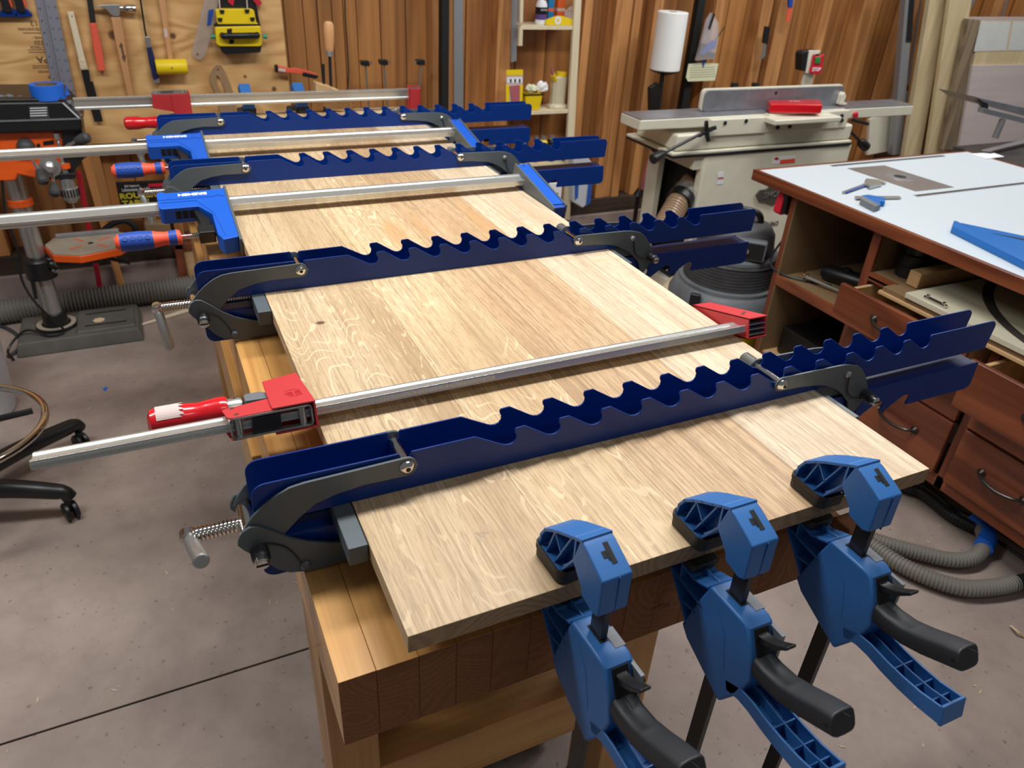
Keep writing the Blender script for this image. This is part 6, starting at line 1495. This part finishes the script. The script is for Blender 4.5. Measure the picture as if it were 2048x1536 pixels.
a = hit(100, 333, 1, yh - 0.02); hub = part('feed_hub', lathem([(0, 0.034), (0.010, 0.034), (0.012, 0.020), (0.03, 0.018), (0.036, 0.010)], a, (0, -1, 0), 24), 'steel', dp)
for (p, q, r) in (((66, 322), (76, 340), (84, 356)), ((118, 300), (150, 282), (184, 272)), ((106, 352), (108, 366), (109, 378))):
    b = hit(*q, 1, yh - 0.05); c = hit(*r, 1, yh - 0.07); s0 = hit(*p, 1, yh - 0.03)
    part('feed_lever', cylm(s0, b, 0.006, seg=10), 'chrome', dp); part('lever_knob', lathem([(0, 0.008), (0.01, 0.013), (0.03, 0.018), (0.045, 0.018), (0.052, 0.012), (0.054, 0)], b, c - b, 16), 'vacdark', dp)
a = hit(115, 278, 1, yh - 0.01); b = hit(128, 336, 1, yh - 0.01); part('depth_rod', cylm(a, b, 0.005, seg=10), 'steel', dp); part('rod_nut', cylm(a, a + Vector((0, 0, 0.02)), 0.010, seg=8), 'steel', dp)
part('rod_collar', lathem([(0, 0.017), (0.016, 0.017)], hit(131, 336, 1, yh - 0.01), (0, 0, 1), 18), 'drillorange', dp)
c = hit(136, 365, 1, yh - 0.01); ck = part('chuck', lathem([(0.0, 0.016), (0.012, 0.026), (0.020, 0.029), (0.052, 0.029), (0.055, 0.024), (0.085, 0.022), (0.088, 0.016)], hit(145, 404, 1, yh - 0.01), (0, 0, 1), 24), 'steel', dp)
q0 = hit(145, 404, 1, yh - 0.01)
for k in range(18):
    an = 2 * PI * k / 18; p_ = q0 + Vector((math.cos(an) * 0.029, math.sin(an) * 0.029, 0)); part('chuck_tooth', cylm(p_ + Vector((0, 0, 0.024)), p_ + Vector((0, 0, 0.05)), 0.0026, seg=5), 'darksteel', ck)
part('spindle', cylm(q0 + Vector((0, 0, 0.085)), q0 + Vector((0, 0, 0.14)), 0.012, seg=14), 'steel', dp)
part('quill_bracket', pz(hits([(98, 346), (150, 343), (152, 354), (100, 357)], 1, yh - 0.01), XZ, yh - 0.03, yh + 0.03), 'black', dp, bevel=0.003)
part('drill_bit', cylm(q0, q0 - Vector((0, 0, 0.065)), 0.0035, seg=8), 'steel', dp)
single('power_cord', tubem(spline([hit(4, 360, 1, 2.58), hit(12, 430, 1, 2.58), hit(36, 500, 1, 2.58), hit(44, 560, 1, 2.58), hit(75, 610, 1, 2.56), (DX + 0.03, DYY - 0.09, 0.075), (DX - 0.02, DYY - 0.10, 0.062), (DX - 0.10, DYY - 0.05, 0.075), (DX - 0.17, DYY - 0.08, 0.02), (DX - 0.15, DYY - 0.15, 0.008)], 8), 0.0045, 7), 'black', 'black cord hanging down the drill press column', 'cord', loc=(DX, DYY - 0.1, 0.06))
tp = thing('tape_roll', 'roll of blue masking tape lying on the drill press cover', 'tape', tuple(hit(95, 195, 1, 2.60)))
t0_ = hit(99, 197, 1, 2.60)
part('roll', lathem([(0, 0.036), (0, 0.052), (0.046, 0.052), (0.046, 0.036), (0.0, 0.036)], t0_, (0, 0, 1), 32), 'tape', tp, angle=30)
part('core', lathem([(0.001, 0.033), (0.001, 0.036), (0.045, 0.036), (0.045, 0.033), (0.001, 0.033)], t0_, (0, 0, 1), 32), 'mdf', tp, angle=30)
part('loose_end', pz(hits([(132, 172), (136, 172), (135, 180), (141, 189), (132, 191)], 1, 2.575), XZ, 2.574, 2.575), 'tape', tp)
single('crumpled_wrap', tubem(spline([hit(-40, 196, 1, 2.60), hit(10, 194, 1, 2.60), hit(50, 198, 1, 2.60), hit(100, 195, 1, 2.60), hit(140, 206, 1, 2.60), hit(160, 232, 1, 2.60)], 6), 0.010, 8, rf=lambda i: 0.008 + 0.004 * math.sin(i * 1.9)), 'vacgrey', 'crumpled dusty wrap along the edge of the drill press cover', 'wrap', loc=tuple(hit(50, 198, 1, 2.60)))
single('red_bar', pz(hits([(152, 345), (162, 345), (205, 574), (194, 574)], 1, 2.9), XZ, 2.9, 2.92), 'redprint', 'red upright bar behind the drill chuck', 'bar', loc=tuple(hit(170, 470, 1, 2.9)), bevel=0.003)
single('leaning_strut', pz(hits([(163, 322), (178, 316), (250, 574), (236, 574)], 1, 2.94), XZ, 2.94, 2.97), 'stud', 'fir strut standing right of the red bar below the plywood', 'strut', loc=tuple(hit(205, 475, 1, 2.94)), bevel=0.002)

# book, coil and bits under the plywood
bk = thing('book', 'black book standing under the tool board with a yellow title about router tables', 'book', tuple(hit(290, 415, 1, 2.92)))
part('cover', pz(hits([(231, 366), (338, 361), (346, 416), (244, 424)], 1, 2.92), XZ, 2.92, 2.935), 'bookblack', bk, bevel=0.001)
part('spine_band', pz(hits([(296, 368), (330, 366), (332, 373), (297, 374)], 1, 2.918), XZ, 2.918, 2.92), 'redprint', bk)
def bt(s, x, y, hpx, mt, sx=1.0, bold=0.0):
    p = hit(x, y, 1, 2.9185); hh2 = abs(hit(x, y - hpx, 1, 2.9185).z - p.z)
    text('title_lettering', s, hh2 * 1.25, mt, bk, basis(p, (1, 0, 0), (0, 0, 1)), 0.0003, sx=sx, bold=bold)
bt('Bill Hylton\'s', 264, 372, 5, 'white', 0.9); bt('Ultimate Guide', 272, 379, 7, 'white', 0.95); bt('ROUTER', 276, 391, 12, 'bookyellow', 1.15, 0.0012); bt('TABLE', 272, 406, 12, 'bookyellow', 1.15, 0.0012)
single('cable_coil', tubem([hit(238, 470, 1, 2.90) + Vector((math.cos(t_) * 0.07, 0, 0.012 * math.sin(t_ * 2) + math.sin(t_) * 0.055)) for t_ in [2 * PI * i / 28 for i in range(29)]], 0.012, 10), 'blackmat', 'loop of thick black cable hanging under the book', 'cable', loc=tuple(hit(238, 470, 1, 2.9)))
single('fabric_bag', pz(hits([(286, 440), (338, 440), (345, 470), (300, 475), (288, 462)], 1, 2.9), XZ, 2.86, 2.92), 'mdf', 'tan bag with a red patch on the low ledge under the book', 'bag', loc=tuple(hit(310, 470, 1, 2.9)), bevel=0.012)
wpn = thing('wooden_drawer', 'reddish wooden drawer box standing on end behind the second panel clamp', 'drawer', tuple(hit(395, 560, 1, 2.975)))
part('face', pz(hits([(364, 498), (430, 494), (442, 575), (380, 580)], 1, 2.985), XZ, 2.985, 2.995), 'ply', wpn)
for q in ([(347, 490), (365, 488), (384, 590), (365, 592)], [(347, 488), (424, 483), (426, 496), (350, 499)], [(420, 484), (428, 483), (448, 582), (440, 583)]): part('frame_rail', pz(hits(q, 1, 2.975), XZ, 2.97, 3.005), 'cherryz' if q[0][0] == 347 else 'beech', wpn, bevel=0.002)

# hose along the back wall
single('dust_hose', hose([(-1.05, 2.78, 0.052), (-0.85, 2.88, 0.052), (-0.5, 2.90, 0.052), (0, 2.91, 0.052), (0.5, 2.91, 0.052), (0.9, 2.91, 0.052)], 0.051, 0.014, 0.10, 18), 'hosegrey', 'long grey ribbed dust hose lying along the foot of the wall', 'hose', loc=(0, 2.94, 0))
st_ = single('wood_offcut', tubem([hit(275, 652, 2, 0.006), hit(385, 618, 2, 0.006), hit(460, 596, 2, 0.006)], 0.010, 6, rf=lambda i: (0.004, 0.012, 0.012)[i]), 'lightwood', 'pale pointed offcut lying on the floor behind the drill press foot', 'offcut', loc=tuple(hit(330, 635, 2, 0)))
single('floor_ring', tubem(spline([hit(-20, 645, 2, 0.006), hit(20, 660, 2, 0.006), hit(42, 680, 2, 0.006), hit(36, 700, 2, 0.006), hit(16, 714, 2, 0.006)], 8), 0.0075, 8), 'vacdark', 'grey cable arc on the floor left of the drill press foot', 'cable', loc=tuple(hit(42, 680, 2, 0)))

# ------------------------------------------------------------------ bucket and stool at the left edge
bx0 = hit(-60, 790, 2, 0)
bkx, bky = hit(36, 795, 2, 0).x - 0.142, 2.20
bu = thing('bucket', 'translucent white bucket with a red printed label at the left edge', 'bucket', (bkx, bky, 0))
part('body', lathem([(0, 0.138), (0.004, 0.142), (0.36, 0.163), (0.37, 0.168), (0.372, 0.158), (0.36, 0.156), (0.01, 0.136)], (bkx, bky, 0.0), (0, 0, 1), 40), 'bucket', bu)
for k in range(5):
    z = 0.10 + k * 0.032; r = 0.1425 + z * 0.058
    for a0 in (-25, -8):
        bm = nb(); A_ = []
        for i in range(7):
            an = math.radians(-72 + a0 + 25 + i * 3.2); A_.append((bm.verts.new((bkx + math.cos(an) * r, bky + math.sin(an) * r, z + 0.008)), bm.verts.new((bkx + math.cos(an) * (r + .001), bky + math.sin(an) * (r + .001), z + 0.022))))
        for (a, b), (c_, d_) in zip(A_, A_[1:]): bm.faces.new((a, c_, d_, b))
        part('printed_mark', bm, 'redprint', bu)
pr_ = hit(8, 742, 1, bky - 0.135)
sx_, sy_ = -0.86, 1.70
so = thing('rolling_stool', 'rolling shop stool base with chrome foot ring and black star legs', 'stool', (sx_, sy_, 0))
ringp = [hit(0, 783, 2, 0.30), hit(50, 790, 2, 0.30), hit(88, 812, 2, 0.30), hit(90, 850, 2, 0.30), hit(50, 892, 2, 0.30), hit(0, 918, 2, 0.30)]
cxr = -0.80; cyr = (ringp[0].y + ringp[-1].y) / 2
R_ = max((p - Vector((cxr, cyr, 0.3))).xy.length for p in ringp)
part('foot_ring', tubem([Vector((cxr + math.cos(t_) * 0.275, cyr + math.sin(t_) * 0.235, 0.30)) for t_ in [2 * PI * i / 60 for i in range(61)]], 0.0105, 12), 'chrome', so)
part('gas_column', cylm((cxr, cyr, 0.08), (cxr, cyr, 0.50), 0.028, seg=18), 'black', so)
part('ring_spoke', tubem([Vector((cxr, cyr, 0.30)), Vector((cxr + 0.24, cyr + 0.05, 0.292))], 0.009, 8), 'black', so)
for (p1, pe_) in (((92, 840), (150, 850)), ((70, 955), (128, 985))):
    e_ = hit(*pe_, 2, 0.085); m_ = hit(*p1, 2, 0.10); c_ = Vector((cxr, cyr, 0.12))
    P = spline([c_, c_.lerp(e_, 0.5) + Vector((0, 0, 0.01)), e_.lerp(c_, 0.10) + Vector((0, 0, 0.004)), e_, e_ + (e_ - c_).normalized() * 0.012 - Vector((0, 0, 0.018))], 6)
    lgp = part('leg', tubem(P, 0.02, 12, rf=lambda i: 0.030 - 0.010 * min(1, i / 18)), 'black', so)
    d = Vector((0.35, -0.93, 0)) if pe_[1] > 900 else Vector((0.5, -0.85, 0)); q = Vector((e_.x, e_.y, 0.028)) + Vector((0.004, -0.012, 0))
    s_ = Vector((d.y, -d.x, 0)) * -1
    for k in (-1, 1):
        w_ = part('caster', lathem([(0, 0.020), (0.002, 0.027), (0.010, 0.0275), (0.014, 0.024), (0.015, 0.0)], q + s_ * (0.004 * k), s_ * k, 20), 'black', so)
    part('caster_fork', cylm(q, q + Vector((0, 0, 0.035)), 0.010, seg=10), 'black', so)
for an in (2.0, 3.3, 4.4): part('leg', tubem([Vector((cxr, cyr, 0.12)), Vector((cxr + math.cos(an) * 0.3, cyr + math.sin(an) * 0.3, 0.075))], 0.024, 10), 'black', so)
st2 = hit(-8, 535, 1, cyr)
part('seat', lathem([(0, 0.15), (0.01, 0.19), (0.06, 0.20), (0.08, 0.18), (0.085, 0)], (cxr - 0.02, cyr, 0.50), (0, 0, 1), 36), 'softgrip', so)

# ------------------------------------------------------------------ chips and flecks on the floor
bm = nb(); rr = random.Random(3)
for k in range(420):
    x = rr.uniform(-0.7, 2.6); y = rr.uniform(-0.9, 2.6)
    s_ = rr.uniform(0.001, 0.004); a = rr.uniform(0, 6.28); l = s_ * rr.uniform(1, 3); d = Vector((math.cos(a), math.sin(a), 0)); n = Vector((-d.y, d.x, 0)); c = Vector((x, y, 0.0012))
    v = [bm.verts.new(p) for p in (c - d * l, c + n * s_ * .5, c + d * l + Vector((0, 0, s_ * .4)), c - n * s_ * .5)]; bm.faces.new(v)
o = part('wood_chips', bm, 'dust', None, loc=(0, 0.5, 0), smooth=False, kind='stuff'); o['label'] = 'pale wood chips and dust scattered over the concrete floor'; o['category'] = 'wood chips'
single('tape_scrap', pz([(p.x, p.y) for p in (hit(*q, 2, 0) for q in ((205, 779), (213, 773), (216, 776), (210, 783)))], XY, 0.0006, 0.0012), 'tape', 'tiny blue tape scrap on the floor left of the bench', 'scrap', loc=tuple(hit(210, 778, 2, 0)))
single('wood_shaving', tubem(spline([hit(2022, 1252, 2, 0.006), hit(2034, 1262, 2, 0.016), hit(2047, 1272, 2, 0.006)], 5), 0.0035, 5), 'dust', 'curled pale shaving on the floor at the right edge', 'shaving', loc=tuple(hit(2034, 1262, 2, 0)))
